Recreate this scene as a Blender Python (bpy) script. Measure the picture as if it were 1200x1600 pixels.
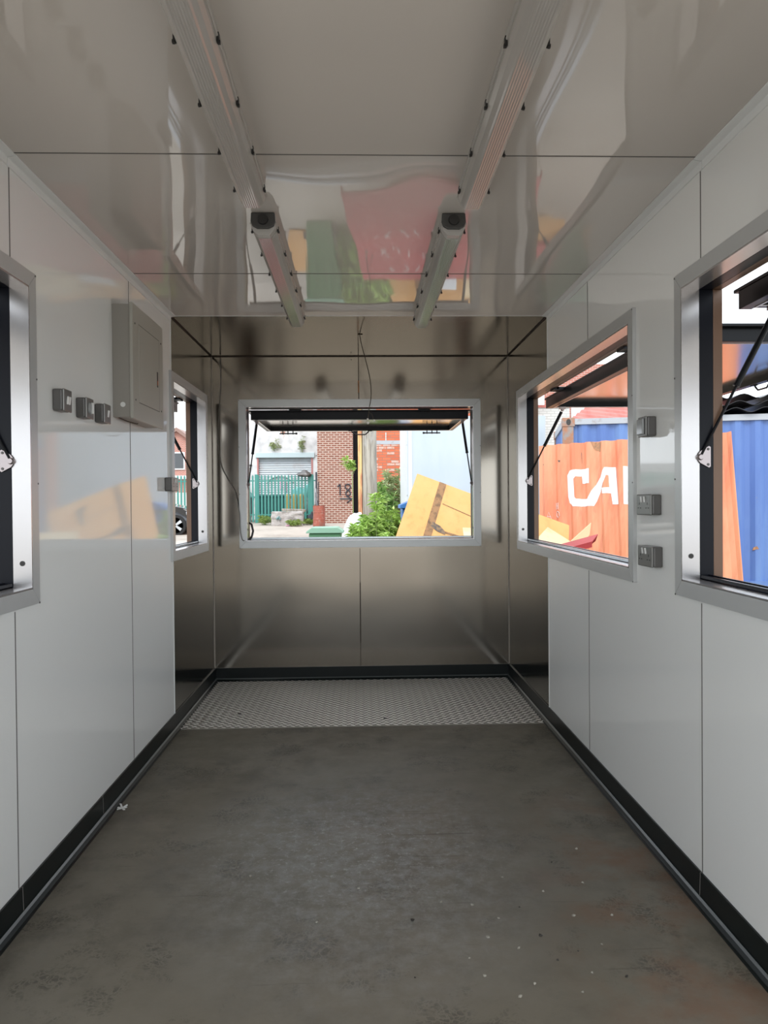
import bpy, bmesh, math, random
from mathutils import Vector, Matrix, noise
C = bpy.context.scene.collection
S = bpy.context.scene
PI = math.pi
for o in list(bpy.data.objects): bpy.data.objects.remove(o)

# ------------------------------------------------------------------ camera
CAMZ = 1.3089
YAW, PITCH, ROLL = 0.03083, 0.0119, -0.00823
cam = bpy.data.objects.new('camera', bpy.data.cameras.new('camera')); C.objects.link(cam); S.camera = cam
f = Vector((math.sin(YAW)*math.cos(PITCH), math.cos(YAW)*math.cos(PITCH), -math.sin(PITCH)))
r0 = Vector((math.cos(YAW), -math.sin(YAW), 0)); u0 = r0.cross(f)
rr = math.cos(ROLL)*r0 + math.sin(ROLL)*u0; uu = -math.sin(ROLL)*r0 + math.cos(ROLL)*u0
cam.matrix_world = Matrix(((rr.x, uu.x, -f.x, 0), (rr.y, uu.y, -f.y, 0), (rr.z, uu.z, -f.z, CAMZ), (0, 0, 0, 1)))
cam.data.sensor_fit = 'VERTICAL'; cam.data.sensor_height = 36.0; cam.data.lens = 26.0
cam.data.clip_start = 0.02; cam.data.clip_end = 500

# ------------------------------------------------------------------ world, light, exposure
W = bpy.data.worlds.new('overcast_sky'); S.world = W; W.use_nodes = True
wn = W.node_tree.nodes; wl = W.node_tree.links
bg = wn['Background']
tc = wn.new('ShaderNodeTexCoord'); sep = wn.new('ShaderNodeSeparateXYZ'); rp = wn.new('ShaderNodeValToRGB')
wl.new(tc.outputs['Generated'], sep.inputs[0]); wl.new(sep.outputs['Z'], rp.inputs[0]); wl.new(rp.outputs[0], bg.inputs[0])
rp.color_ramp.elements[0].position = 0.0; rp.color_ramp.elements[0].color = (0.90, 0.96, 1.0, 1)
rp.color_ramp.elements[1].position = 0.8; rp.color_ramp.elements[1].color = (0.80, 0.88, 1.0, 1)
bg.inputs[1].default_value = 1.15
sun = bpy.data.objects.new('veiled_sun', bpy.data.lights.new('veiled_sun', 'SUN')); C.objects.link(sun)
sun.data.energy = 0.9; sun.data.angle = math.radians(25); sun.data.color = (1.0, 0.96, 0.9)
sun.rotation_euler = (math.radians(38), 0, math.radians(-12))
S.view_settings.view_transform = 'Standard'; S.view_settings.look = 'None'
S.view_settings.gamma = 1.0; S.view_settings.exposure = 1.35; S.view_settings.use_curve_mapping = False
try:
    S.cycles.max_bounces = 14; S.cycles.diffuse_bounces = 9; S.cycles.glossy_bounces = 8; S.cycles.transmission_bounces = 8
    S.cycles.caustics_reflective = True
except Exception: pass

# ------------------------------------------------------------------ materials
K = 1.0
def mat(name, col, rough=0.5, metal=0.0, spec=0.5, bump=None, tint=None, var=None, coat=0.0, ior=1.5, trans=0.0, anis=None, alpha=1.0):
    """col base; var=(colour2, scale, lo, hi) noise mix; bump=(scale, strength, dist)"""
    m = bpy.data.materials.new(name); m.use_nodes = True; col = tuple(v*K for v in col)
    n, l = m.node_tree.nodes, m.node_tree.links; b = n['Principled BSDF']
    b.inputs['Base Color'].default_value = (*col, 1); b.inputs['Roughness'].default_value = rough
    b.inputs['Metallic'].default_value = metal; b.inputs['Specular IOR Level'].default_value = spec
    b.inputs['IOR'].default_value = ior; b.inputs['Coat Weight'].default_value = coat
    b.inputs['Transmission Weight'].default_value = trans; b.inputs['Alpha'].default_value = alpha
    t = n.new('ShaderNodeTexCoord')
    if var:
        vs = var if isinstance(var, list) else [var]
        prev = None
        for c2, sc, lo, hi in vs:
            x = n.new('ShaderNodeTexNoise'); x.inputs['Detail'].default_value = 6; x.inputs['Roughness'].default_value = 0.62
            if isinstance(sc, tuple):
                mp = n.new('ShaderNodeMapping'); mp.inputs['Scale'].default_value = sc; l.new(t.outputs['Object'], mp.inputs[0]); l.new(mp.outputs[0], x.inputs['Vector']); x.inputs['Scale'].default_value = 1
            else:
                l.new(t.outputs['Object'], x.inputs['Vector']); x.inputs['Scale'].default_value = sc
            r = n.new('ShaderNodeMapRange'); r.inputs[1].default_value = lo; r.inputs[2].default_value = hi; l.new(x.outputs[0], r.inputs[0])
            mx = n.new('ShaderNodeMix'); mx.data_type = 'RGBA'; l.new(r.outputs[0], mx.inputs[0])
            if prev: l.new(prev, mx.inputs[6])
            else: mx.inputs[6].default_value = (*col, 1)
            mx.inputs[7].default_value = (*[v*K for v in c2], 1); prev = mx.outputs[2]
        l.new(prev, b.inputs['Base Color'])
    if bump:
        x = n.new('ShaderNodeTexNoise'); x.inputs['Detail'].default_value = bump[3] if len(bump) > 3 else 3
        if isinstance(bump[0], tuple):
            mp = n.new('ShaderNodeMapping'); mp.inputs['Scale'].default_value = bump[0]; l.new(t.outputs['Object'], mp.inputs[0]); l.new(mp.outputs[0], x.inputs['Vector']); x.inputs['Scale'].default_value = 1
        else:
            l.new(t.outputs['Object'], x.inputs['Vector']); x.inputs['Scale'].default_value = bump[0]
        bp = n.new('ShaderNodeBump'); bp.inputs['Strength'].default_value = bump[1]; bp.inputs['Distance'].default_value = bump[2]
        l.new(x.outputs[0], bp.inputs['Height']); l.new(bp.outputs[0], b.inputs['Normal'])
    return m

def brick_mat(name, c1, c2, mortar, bw=0.225, bh=0.075, ms=0.012, peel=None, zcut=None):
    m = bpy.data.materials.new(name); m.use_nodes = True
    c1, c2, mortar = [tuple(v*K for v in q) for q in (c1, c2, mortar)]
    n, l = m.node_tree.nodes, m.node_tree.links; b = n['Principled BSDF']; b.inputs['Roughness'].default_value = 0.9
    t = n.new('ShaderNodeTexCoord'); s = n.new('ShaderNodeSeparateXYZ'); c = n.new('ShaderNodeCombineXYZ'); ad = n.new('ShaderNodeMath')
    l.new(t.outputs['Object'], s.inputs[0]); l.new(s.outputs[0], ad.inputs[0]); l.new(s.outputs[1], ad.inputs[1]); l.new(ad.outputs[0], c.inputs[0]); l.new(s.outputs[2], c.inputs[1])
    br = n.new('ShaderNodeTexBrick'); l.new(c.outputs[0], br.inputs['Vector'])
    br.inputs['Color1'].default_value = (*c1, 1); br.inputs['Color2'].default_value = (*c2, 1); br.inputs['Mortar'].default_value = (*mortar, 1)
    br.inputs['Scale'].default_value = 1; br.inputs['Brick Width'].default_value = bw; br.inputs['Row Height'].default_value = bh
    br.inputs['Mortar Size'].default_value = ms; br.inputs['Bias'].default_value = -0.1
    out = br.outputs[0]
    if peel:
        x = n.new('ShaderNodeTexNoise'); x.inputs['Scale'].default_value = peel[1]; x.inputs['Detail'].default_value = 7; x.inputs['Roughness'].default_value = 0.65
        l.new(t.outputs['Object'], x.inputs['Vector'])
        r = n.new('ShaderNodeMapRange'); r.inputs[1].default_value = peel[2]; r.inputs[2].default_value = peel[2]+0.03; l.new(x.outputs[0], r.inputs[0])
        x2 = n.new('ShaderNodeTexNoise'); x2.inputs['Scale'].default_value = 2.2; x2.inputs['Detail'].default_value = 8; l.new(t.outputs['Object'], x2.inputs['Vector'])
        cr = n.new('ShaderNodeValToRGB'); cr.color_ramp.elements[0].position = .35; cr.color_ramp.elements[0].color = (*[v*.72*K for v in peel[0]], 1)
        cr.color_ramp.elements[1].position = .6; cr.color_ramp.elements[1].color = (*[v*K for v in peel[0]], 1); l.new(x2.outputs[0], cr.inputs[0])
        mx = n.new('ShaderNodeMix'); mx.data_type = 'RGBA'; l.new(r.outputs[0], mx.inputs[0]); l.new(cr.outputs[0], mx.inputs[6]); l.new(out, mx.inputs[7]); out = mx.outputs[2]
    l.new(out, b.inputs['Base Color'])
    return m

def plank_grain(name, col, dark, rough=0.7, sc=(3, 3, 40)):
    return mat(name, col, rough, var=[(dark, sc, .45, .75), (tuple(v*.8 for v in col), 2.5, .45, .7)], bump=(sc, .15, .004))

M = {}
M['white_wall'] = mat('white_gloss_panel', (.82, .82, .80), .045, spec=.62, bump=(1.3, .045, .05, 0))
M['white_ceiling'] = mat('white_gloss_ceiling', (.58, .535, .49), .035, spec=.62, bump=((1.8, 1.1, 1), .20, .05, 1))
M['white_trim'] = mat('white_plastic_trim', (.76, .77, .76), .3)
M['seam'] = mat('panel_seam', (.13, .12, .11), .6)
M['steel'] = mat('brushed_stainless', (.21, .198, .175), .12, metal=1.0, bump=((1.2, 1.2, 260), .03, .01, 2))
M['steel_back'] = mat('brushed_stainless_back', (.265, .238, .203), .115, metal=1.0, bump=((1.0, 1.0, 2.2), .08, .05, 1))
M['steel_ceiling'] = mat('polished_stainless_ceiling', (.36, .33, .28), .12, metal=1.0, bump=((2, .6, 1), .12, .03, 0))
M['steel_seam'] = mat('dark_steel_joint', (.05, .035, .025), .7)  # dark tone of the steel joint lines
M['silicone'] = mat('sealant_joint', (.45, .40, .35), .5)
M['alu'] = mat('satin_aluminium_reveal', (.50, .485, .485), .24, metal=.75)
M['trim_alu'] = mat('painted_window_trim', (.52, .525, .52), .3, metal=.2)
M['navy'] = mat('black_window_profile', (.007, .008, .012), .32, spec=.15)
M['brown'] = mat('brown_outer_strip', (.135, .075, .045), .35, metal=.2)  # brown colour stands in for reflections on the outer metal
M['zinc'] = mat('zinc_sill', (.42, .46, .49), .22, metal=.9)
M['chrome'] = mat('chrome_bracket', (.34, .30, .30), .3, metal=1)
M['black'] = mat('black_powder_coat', (.006, .0065, .008), .3, spec=.16)
M['black_rubber'] = mat('black_cable', (.02, .02, .02), .6)
M['acm'] = mat('hatch_inner_metal', (.56, .545, .52), .14, metal=.92)
M['skirt'] = mat('black_skirting', (.006, .009, .009), .30, spec=.22)
M['checker'] = mat('aluminium_checker_plate', (.34, .32, .28), .45, metal=.35, bump=(60, .2, .002))
M['tread'] = mat('bright_tread', (.95, .92, .86), .32, metal=.3)  # paler than the plate: light caught on the treads is in the colour
M['cabinet'] = mat('grey_cabinet_paint', (.40, .385, .34), .35)
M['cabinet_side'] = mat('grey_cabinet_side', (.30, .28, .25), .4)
M['dark_slot'] = mat('dark_slot', (.02, .018, .016), .5)
M['orange_lever'] = mat('orange_latch', (.5, .15, .06), .4)
M['switch_grey'] = mat('dark_grey_metal_box', (.115, .11, .105), .38, metal=.3)
M['switch_face'] = mat('grey_metal_plate', (.20, .195, .185), .32, metal=.5)
M['rocker'] = mat('white_rocker', (.78, .78, .76), .3)
M['clear'] = mat('clear_cover', (.45, .46, .46), .12, trans=.35)
M['diffuser'] = mat('clear_ribbed_diffuser', (.60, .565, .525), .10, trans=.35, ior=1.45)
M['tray'] = mat('grey_light_tray', (.42, .40, .37), .4)
M['gland_grey'] = mat('dark_grey_end_cap', (.05, .048, .045), .5)
M['gland'] = mat('black_gland', (.018, .017, .016), .5)
M['wire_grey'] = mat('grey_wire', (.20, .18, .16), .6)
M['wire_brown'] = mat('brown_wire', (.05, .035, .02), .6)
M['connector'] = mat('clear_connector', (.7, .66, .6), .2)

# floor: worn brown grey phenolic board with scuffs, rusty smears and prints
def floor_mat():
    m = bpy.data.materials.new('worn_grey_floor_board'); m.use_nodes = True
    n, l = m.node_tree.nodes, m.node_tree.links; b = n['Principled BSDF']; t = n.new('ShaderNodeTexCoord')
    def nz(sc, det=6, ro=.6, vec=None):
        x = n.new('ShaderNodeTexNoise'); x.inputs['Scale'].default_value = sc; x.inputs['Detail'].default_value = det; x.inputs['Roughness'].default_value = ro
        l.new(vec or t.outputs['Object'], x.inputs['Vector']); return x.outputs[0]
    def rng(s, a, b_, c=0, d=1):
        r = n.new('ShaderNodeMapRange'); r.inputs[1].default_value = a; r.inputs[2].default_value = b_; r.inputs[3].default_value = c; r.inputs[4].default_value = d; l.new(s, r.inputs[0]); return r.outputs[0]
    def mix(fac, a, b_):
        x = n.new('ShaderNodeMix'); x.data_type = 'RGBA'; l.new(fac, x.inputs[0])
        if isinstance(a, tuple): x.inputs[6].default_value = (*a, 1)
        else: l.new(a, x.inputs[6])
        x.inputs[7].default_value = (*b_, 1); return x.outputs[2]
    def mul(a, b_):
        x = n.new('ShaderNodeMath'); x.operation = 'MULTIPLY'; l.new(a, x.inputs[0]); l.new(b_, x.inputs[1]); return x.outputs[0]
    def blob(cx, cy, rx, ry):      # soft oval worn patch
        mp = n.new('ShaderNodeMapping'); mp.vector_type = 'TEXTURE'; mp.inputs['Location'].default_value = (cx, cy, 0); mp.inputs['Scale'].default_value = (rx, ry, 50)
        l.new(t.outputs['Object'], mp.inputs[0]); g = n.new('ShaderNodeTexGradient'); g.gradient_type = 'SPHERICAL'; l.new(mp.outputs[0], g.inputs[0]); return g.outputs[1]
    base = mix(rng(nz(1.3), .35, .7), (.145, .128, .095), (.188, .170, .135))
    base = mix(mul(rng(nz(5, 8, .7), .46, .68), rng(nz(1.1, 2), .4, .6, .2, .8)), base, (.078, .070, .054))
    vr = n.new('ShaderNodeTexVoronoi'); vr.inputs['Scale'].default_value = 44; vr.feature = 'DISTANCE_TO_EDGE'; wv = n.new('ShaderNodeTexNoise'); wv.inputs['Scale'].default_value = 9; wv.inputs['Detail'].default_value = 5; l.new(t.outputs['Object'], wv.inputs['Vector'])
    va = n.new('ShaderNodeVectorMath'); va.operation = 'MULTIPLY_ADD'; va.inputs[1].default_value = (.22, .22, .22); l.new(wv.outputs[1], va.inputs[0]); l.new(t.outputs['Object'], va.inputs[2]); l.new(va.outputs[0], vr.inputs['Vector'])
    prints = mul(rng(vr.outputs[0], .05, .16), rng(nz(3.1, 7, .7), .53, .62, 0, .75))
    base = mix(prints, base, (.060, .054, .042))
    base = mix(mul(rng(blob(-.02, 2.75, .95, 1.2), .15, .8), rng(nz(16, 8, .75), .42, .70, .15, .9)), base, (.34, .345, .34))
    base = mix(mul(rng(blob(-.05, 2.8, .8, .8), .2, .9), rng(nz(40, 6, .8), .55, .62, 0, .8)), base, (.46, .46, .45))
    base = mix(mul(rng(blob(.95, 2.3, .5, 1.3), .1, .7), rng(nz(4, 6, .6), .46, .62, 0, .6)), base, (.19, .10, .058))
    mp = n.new('ShaderNodeMapping'); mp.inputs['Scale'].default_value = (2, 45, 1); l.new(t.outputs['Object'], mp.inputs[0])
    base = mix(rng(nz(1, 3, .5, mp.outputs[0]), .68, .72, 0, .45), base, (.08, .065, .05))
    l.new(base, b.inputs['Base Color'])
    l.new(rng(nz(8, 6, .7), .3, .7, .42, .62), b.inputs['Roughness']); b.inputs['Specular IOR Level'].default_value = .45
    bp = n.new('ShaderNodeBump'); bp.inputs['Strength'].default_value = .12; bp.inputs['Distance'].default_value = .004; l.new(nz(30, 8, .7), bp.inputs['Height']); l.new(bp.outputs[0], b.inputs['Normal'])
    return m
M['floor'] = floor_mat()

K = .66
M['concrete_ground'] = mat('yard_concrete', (.56, .50, .42), .85, var=[((.38, .34, .28), .6, .45, .7), ((.68, .62, .54), 3.5, .55, .75)], bump=(12, .3, .01))
M['asphalt'] = M['concrete_ground']
M['orange'] = mat('faded_orange_paint', (.80, .215, .085), .42, var=[((.86, .33, .16), (2.2, 2.2, .35), .42, .6), ((.62, .16, .075), (6, 6, .8), .58, .72)])
M['orange_rust'] = mat('rust_patch', (.34, .19, .10), .8, var=((.55, .26, .12), 30, .4, .6))
M['letter'] = mat('chipped_white_letter_paint', (.88, .88, .86), .5, var=((.80, .40, .25), 34, .66, .70))
M['chalk'] = mat('chalk', (.85, .72, .66), .9)
M['blue'] = mat('blue_container_paint', (.10, .20, .52), .4, var=[((.16, .30, .62), (2, 2, .3), .45, .65), ((.30, .26, .21), (7, 7, 3), .68, .74)])
M['rail_grey'] = mat('weathered_grey_rail', (.50, .53, .56), .6, var=((.36, .30, .26), 6, .55, .7))
M['rust'] = mat('rusty_corner_steel', (.45, .22, .13), .75, var=[((.34, .32, .30), 7, .45, .6), ((.56, .22, .10), 16, .55, .65)])
M['red_sheet'] = mat('red_painted_steel', (.46, .04, .045), .5, var=((.34, .035, .035), 3, .4, .7))
M['pink_roof'] = mat('faded_red_roof_sheet', (.62, .20, .16), .55, var=((.48, .13, .10), (6, 2, 2), .4, .6))
M['roof_black'] = mat('black_roof_sheet', (.018, .018, .02), .45)
M['ply'] = mat('weathered_plywood', (.80, .40, .115), .6, var=[((.64, .27, .07), (9, 1.2, 9), .50, .75), ((.84, .46, .16), 1.6, .4, .65)])
M['ply_dark'] = mat('stained_plywood_strip', (.36, .19, .08), .75, var=((.16, .09, .04), (14, 3, 14), .45, .6))
M['stain'] = mat('dark_stain', (.11, .09, .075), .8, var=((.28, .18, .10), 22, .45, .6))
M['pale_ply'] = mat('pale_timber', (.80, .62, .36), .6, var=((.70, .50, .26), (4, 16, 4), .45, .6))
M['van_white'] = mat('pale_blue_white_panel', (.66, .74, .80), .45, var=((.58, .67, .72), (.8, .8, .35), .45, .65))
M['flecked'] = mat('flecked_seam', (.74, .78, .8), .6, var=((.16, .11, .08), 7, .58, .62))
M['van_edge'] = mat('white_edge_post', (.84, .86, .86), .5, var=((.45, .42, .40), 13, .70, .76))
M['white_brick'] = brick_mat('whitewashed_brick', (.50, .15, .08), (.58, .20, .11), (.62, .55, .48), peel=((1.0, 1.0, 1.0), .55, .575))
M['pink_wash'] = mat('faded_white_wash', (.72, .50, .42), .8, var=((.80, .30, .18), 14, .5, .6))
M['white_brick_clean'] = brick_mat('white_painted_brick', (.82, .84, .80), (.74, .76, .72), (.60, .62, .58))
M['brick_brown'] = brick_mat('brown_red_brick', (.36, .14, .095), (.26, .095, .065), (.72, .60, .50), .225, .085, .015)
M['brick_red'] = brick_mat('bright_red_brick', (.80, .20, .09), (.66, .15, .07), (.42, .20, .13), .225, .075, .010)
M['brick_house'] = brick_mat('house_brick', (.60, .20, .13), (.50, .15, .10), (.62, .5, .45))
M['shutter'] = mat('galvanised_shutter', (.62, .68, .72), .5, metal=.1, var=((.54, .50, .50), 1.5, .5, .7))
M['pale_blue'] = mat('pale_blue_fascia', (.66, .80, .83), .5)
M['pink_post'] = mat('pink_red_post', (.62, .25, .23), .6)
M['fence_green'] = mat('green_palisade_paint', (.065, .32, .27), .45)
M['dumpster'] = mat('teal_dumpster', (.02, .15, .135), .45)
M['yellow'] = mat('yellow_bollard', (.85, .62, .20), .5)
M['tarp'] = mat('teal_tarpaulin', (.13, .42, .40), .55, bump=(5, .5, .05), var=((.45, .68, .66), 1.2, .5, .6))
M['graf_white'] = mat('white_spray_paint', (.85, .9, .88), .7)
M['graf_pink'] = mat('pink_spray_paint', (.85, .42, .58), .7)
M['graf_dark'] = mat('dark_spray_paint', (.05, .055, .07), .8)
M['block'] = mat('weathered_concrete_block', (.56, .53, .50), .9, var=[((.34, .33, .31), 3.2, .5, .68), ((.74, .70, .66), 7, .55, .7)], bump=(7, .8, .05))
M['block_stain'] = mat('teal_paint_smear', (.20, .36, .36), .8)
M['drum'] = mat('rusty_red_drum', (.46, .13, .085), .7, var=[((.62, .33, .26), 7, .52, .64), ((.25, .10, .07), 3.5, .5, .68)])
M['grass'] = mat('verge_grass', (.35, .50, .12), .8)
M['bin_green'] = mat('green_bin_plastic', (.10, .27, .13), .45)
M['bin_lid'] = mat('faded_green_lid', (.26, .46, .33), .5)
M['bin_blue'] = mat('blue_bin_plastic', (.05, .22, .60), .4)
M['sticker'] = mat('white_sticker', (.85, .88, .92), .5)
M['leaf'] = mat('bright_green_leaf', (.42, .66, .13), .5, var=((.66, .90, .26), 9, .42, .6))
M['leaf2'] = mat('mid_green_leaf', (.28, .52, .13), .55, var=((.52, .76, .24), 8, .45, .6))
M['leaf_pale'] = mat('pale_grey_green_leaf', (.48, .58, .26), .6, var=((.76, .82, .50), 6, .45, .6))
M['stem'] = mat('green_stem', (.30, .38, .14), .7)
M['sack'] = mat('white_woven_sack', (.86, .87, .85), .55, bump=(6, .6, .05))
M['pole'] = mat('weathered_grey_timber', (.52, .48, .40), .85, var=[((.24, .21, .17), (22, 22, 1.5), .45, .62), ((.52, .50, .46), (6, 6, 2), .55, .7)], bump=((25, 25, 1.5), .5, .02))
M['pole_batten'] = mat('yellowed_timber_batten', (.90, .60, .26), .75, var=((.55, .22, .11), (5, 5, 1.2), .50, .62))
M['pallet'] = mat('pallet_timber', (.45, .33, .2), .8, var=((.32, .23, .14), (3, 20, 3), .4, .6))
M['dark_gap'] = mat('gap_shade_black', (.006, .006, .008), .9)  # near black, painting the shade between the buildings
M['car_paint'] = mat('black_car_paint', (.010, .011, .014), .12, coat=.8)
M['glass_dark'] = mat('tinted_glass', (.03, .035, .04), .05, spec=.8)
M['tyre'] = mat('tyre_rubber', (.015, .015, .015), .8)
M['rim'] = mat('alloy_wheel', (.72, .74, .76), .3, metal=.8)
M['lamp_red'] = mat('red_lamp_glass', (.4, .02, .02), .15)
M['roof_tile'] = mat('brown_roof_tiles', (.35, .22, .18), .8)
M['window_white'] = mat('white_window_frame', (.85, .86, .86), .4)
K = 1.0
M['crumb'] = mat('light_grit', (.36, .34, .29), .8)
M['crumb_dark'] = mat('dark_grit', (.05, .045, .04), .8)
M['paper'] = mat('torn_white_tape', (.85, .85, .82), .7)

# ------------------------------------------------------------------ geometry helpers
class MB:
    def __init__(s): s.bm = bmesh.new()
    def face(s, pts, flip=False):
        vs = [s.bm.verts.new(p) for p in pts]
        if flip: vs.reverse()
        return s.bm.faces.new(vs)
    def box(s, c, d, rot=None):
        c = Vector(c); h = Vector(d)/2
        co = [Vector((x*h.x, y*h.y, z*h.z)) for x in (-1, 1) for y in (-1, 1) for z in (-1, 1)]
        if rot is not None: co = [rot @ v for v in co]
        v = [s.bm.verts.new(c+p) for p in co]
        for q in ((0, 1, 3, 2), (4, 6, 7, 5), (0, 4, 5, 1), (2, 3, 7, 6), (0, 2, 6, 4), (1, 5, 7, 3)): s.bm.faces.new([v[i] for i in q])
        return s
    def span(s, a, b): return s.box([(a[i]+b[i])/2 for i in range(3)], [abs(b[i]-a[i]) for i in range(3)])
    def bar(s, p0, p1, w, h, up=(0, 0, 1)):
        p0, p1 = Vector(p0), Vector(p1); d = p1-p0; L = d.length; d.normalize(); up = Vector(up)
        if abs(d.dot(up)) > .98: up = Vector((1, 0, 0))
        x = d.cross(up).normalized(); z = x.cross(d)
        R = Matrix((x, d, z)).transposed()
        return s.box((p0+p1)/2, (w, L, h), R)
    def tube(s, pts, r, n=8, caps=True):
        pts = [Vector(p) for p in pts]; rings = []
        rad = r if isinstance(r, (list, tuple)) else [r]*len(pts)
        px = None
        for i, p in enumerate(pts):
            d = (pts[min(i+1, len(pts)-1)]-pts[max(i-1, 0)]).normalized()
            a = Vector((0, 0, 1)) if abs(d.z) < .9 else Vector((1, 0, 0))
            if px is None: px = d.cross(a).normalized()
            else: px = (px-d*px.dot(d)).normalized()
            y = d.cross(px)
            rings.append([s.bm.verts.new(p+(px*math.cos(2*PI*k/n)+y*math.sin(2*PI*k/n))*rad[i]) for k in range(n)])
        for a, b in zip(rings, rings[1:]):
            for k in range(n): s.bm.faces.new((a[k], a[(k+1) % n], b[(k+1) % n], b[k]))
        if caps: s.bm.faces.new(list(reversed(rings[0]))); s.bm.faces.new(rings[-1])
        return s
    def lathe(s, prof, n=24, c=(0, 0, 0), axis='z'):
        c = Vector(c); rings = []
        for r, h in prof:
            row = []
            for k in range(n):
                a = 2*PI*k/n; x, y = r*math.cos(a), r*math.sin(a)
                p = Vector((x, y, h)) if axis == 'z' else (Vector((x, h, y)) if axis == 'y' else Vector((h, x, y)))
                row.append(s.bm.verts.new(c+p))
            rings.append(row)
        for a, b in zip(rings, rings[1:]):
            for k in range(n): s.bm.faces.new((a[k], a[(k+1) % n], b[(k+1) % n], b[k]))
        s.bm.faces.new(list(reversed(rings[0]))); s.bm.faces.new(rings[-1])
        return s
    def prism(s, poly, d0, d1, fn):
        """poly in 2D; fn(a,b,d)->3D point"""
        A = [s.bm.verts.new(fn(a, b, d0)) for a, b in poly]; B = [s.bm.verts.new(fn(a, b, d1)) for a, b in poly]
        s.bm.faces.new(list(reversed(A))); s.bm.faces.new(B)
        n = len(poly)
        for i in range(n): s.bm.faces.new((A[i], A[(i+1) % n], B[(i+1) % n], B[i]))
        return s
    def obj(s, name, m, parent=None, bevel=0, smooth=False, solid=0, loc=None, rot=None):
        bmesh.ops.recalc_face_normals(s.bm, faces=s.bm.faces)
        me = bpy.data.meshes.new(name); s.bm.to_mesh(me); s.bm.free()
        o = bpy.data.objects.new(name, me); C.objects.link(o); me.materials.append(M[m] if isinstance(m, str) else m)
        if parent: o.parent = parent
        if smooth:
            for p in me.polygons: p.use_smooth = True
        if solid:
            q = o.modifiers.new('s', 'SOLIDIFY'); q.thickness = solid; q.offset = 0
        if bevel:
            q = o.modifiers.new('b', 'BEVEL'); q.width = bevel; q.segments = 2; q.limit_method = 'ANGLE'
        if loc: o.location = loc
        if rot is not None: o.rotation_euler = rot
        return o
def tag(o, label, cat, group=None):
    o['label'] = label; o['category'] = cat
    if group: o['group'] = group
    return o
def thing(name, label, cat, loc=(0, 0, 0), rz=0, group=None):
    o = bpy.data.objects.new(name, None); C.objects.link(o); o.location = loc; o.rotation_euler = (0, 0, rz); o.empty_display_size = .1
    return tag(o, label, cat, group)
def struct(o): o['kind'] = 'structure'; return o
def cp(o, parent=None):
    c = o.copy(); C.objects.link(c); c.parent = parent
    for ch in list(o.children): cp(ch, c)
    return c
def plab(o, l): o['label'] = l; return o

# ------------------------------------------------------------------ kiosk shell
XL, XR, YB, ZC = -1.0935, 1.1014, 5.5, 2.4004
YS = 4.32                       # start of the stainless end
Y0 = -.32                       # open rear end of the kiosk
T = .12
ZW0, ZW1 = 1.036, 2.029          # window openings
def plate(mb, s0, s1, z0, z1, holes, d0, d1, fn):
    """wall plate with rectangular holes; fn(s, z, d)"""
    ss = sorted({s0, s1, *[min(max(h[i], s0), s1) for h in holes for i in (0, 1)]}); zs = sorted({z0, z1, *[h[i] for h in holes for i in (2, 3)]})
    ins = lambda a, b: any(h[0] <= a <= h[1] and h[2] <= b <= h[3] for h in holes)
    cell = {}
    for i in range(len(ss)-1):
        for j in range(len(zs)-1):
            cell[i, j] = not ins((ss[i]+ss[i+1])/2, (zs[j]+zs[j+1])/2)
    for (i, j), ok in cell.items():
        if not ok: continue
        a, b, c, d = ss[i], ss[i+1], zs[j], zs[j+1]
        for D in (d0, d1): mb.face([fn(a, c, D), fn(b, c, D), fn(b, d, D), fn(a, d, D)])
        for (di, dj, e) in ((-1, 0, ((a, c), (a, d))), (1, 0, ((b, c), (b, d))), (0, -1, ((a, c), (b, c))), (0, 1, ((a, d), (b, d)))):
            if not cell.get((i+di, j+dj), False):
                (p, q), (r, t_) = e; mb.face([fn(p, q, d0), fn(r, t_, d0), fn(r, t_, d1), fn(p, q, d1)])
    bmesh.ops.remove_doubles(mb.bm, verts=mb.bm.verts, dist=1e-5)
FL = lambda s, z, d: (XL-d, s, z)
FR = lambda s, z, d: (XR+d, s, z)
FB = lambda s, z, d: (s, YB+d, z)
HL = [(.35, 2.46, ZW0, ZW1), (4.325, 5.215, ZW0, ZW1)]
HR = [(.37, 2.48, ZW0, ZW1), (2.975, 5.085, ZW0, ZW1)]
HB = [(-.848, .842, ZW0, ZW1)]
def wall(side, F, holes, lab):
    mb = MB(); plate(mb, Y0, YB+T, -.12, ZC+.1, holes, .004, T-.03, F)
    w = struct(mb.obj('wall_'+side, 'white_wall')); w['label'] = lab
    mb = MB()       # glossy white inner panels
    plate(mb, Y0, YS, 0, ZC, [h for h in holes if h[0] < YS], -.0005, .0045, F); mb.obj('white_panel', 'white_wall', w)
    mb = MB(); plate(mb, YS, YB, 0, ZC, [h for h in holes if h[1] > YS], -.0000, .0045, F); plab(mb.obj('steel_cladding', 'steel', w), 'brushed stainless steel cladding')
    mb = MB(); plate(mb, Y0, YB+T, -.12, ZC+.1, holes, T-.032, T-.002, F); mb.obj('outer_cladding', 'brown', w)
    k = -1 if side == 'right' else 1
    x = XL if side == 'left' else XR
    for y in (1.16, 2.36, 3.549):
        mb = MB()
        spans = [(.1, ZC-.03)]
        for h in holes:
            if h[0] < y < h[1]: spans = [(.1, ZW0-.06), (ZW1+.06, ZC-.03)]
        for a, b in spans: mb.span((x-.001*k, y-.0022, a), (x+.0018*k, y+.0022, b))
        mb.obj('panel_joint', 'seam', w)
    mb = MB()
    for a, b in ([(.09, ZC-.03)] if side == 'left' else [(.09, ZW0-.05), (ZW1+.05, ZC-.03)]): mb.span((x-.002*k, YS-.006, a), (x+.004*k, YS+.001, b))
    mb.obj('edge_strip', 'white_trim', w)
    return w
wall('left', FL, HL, 'white gloss left wall with stainless far end')
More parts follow.
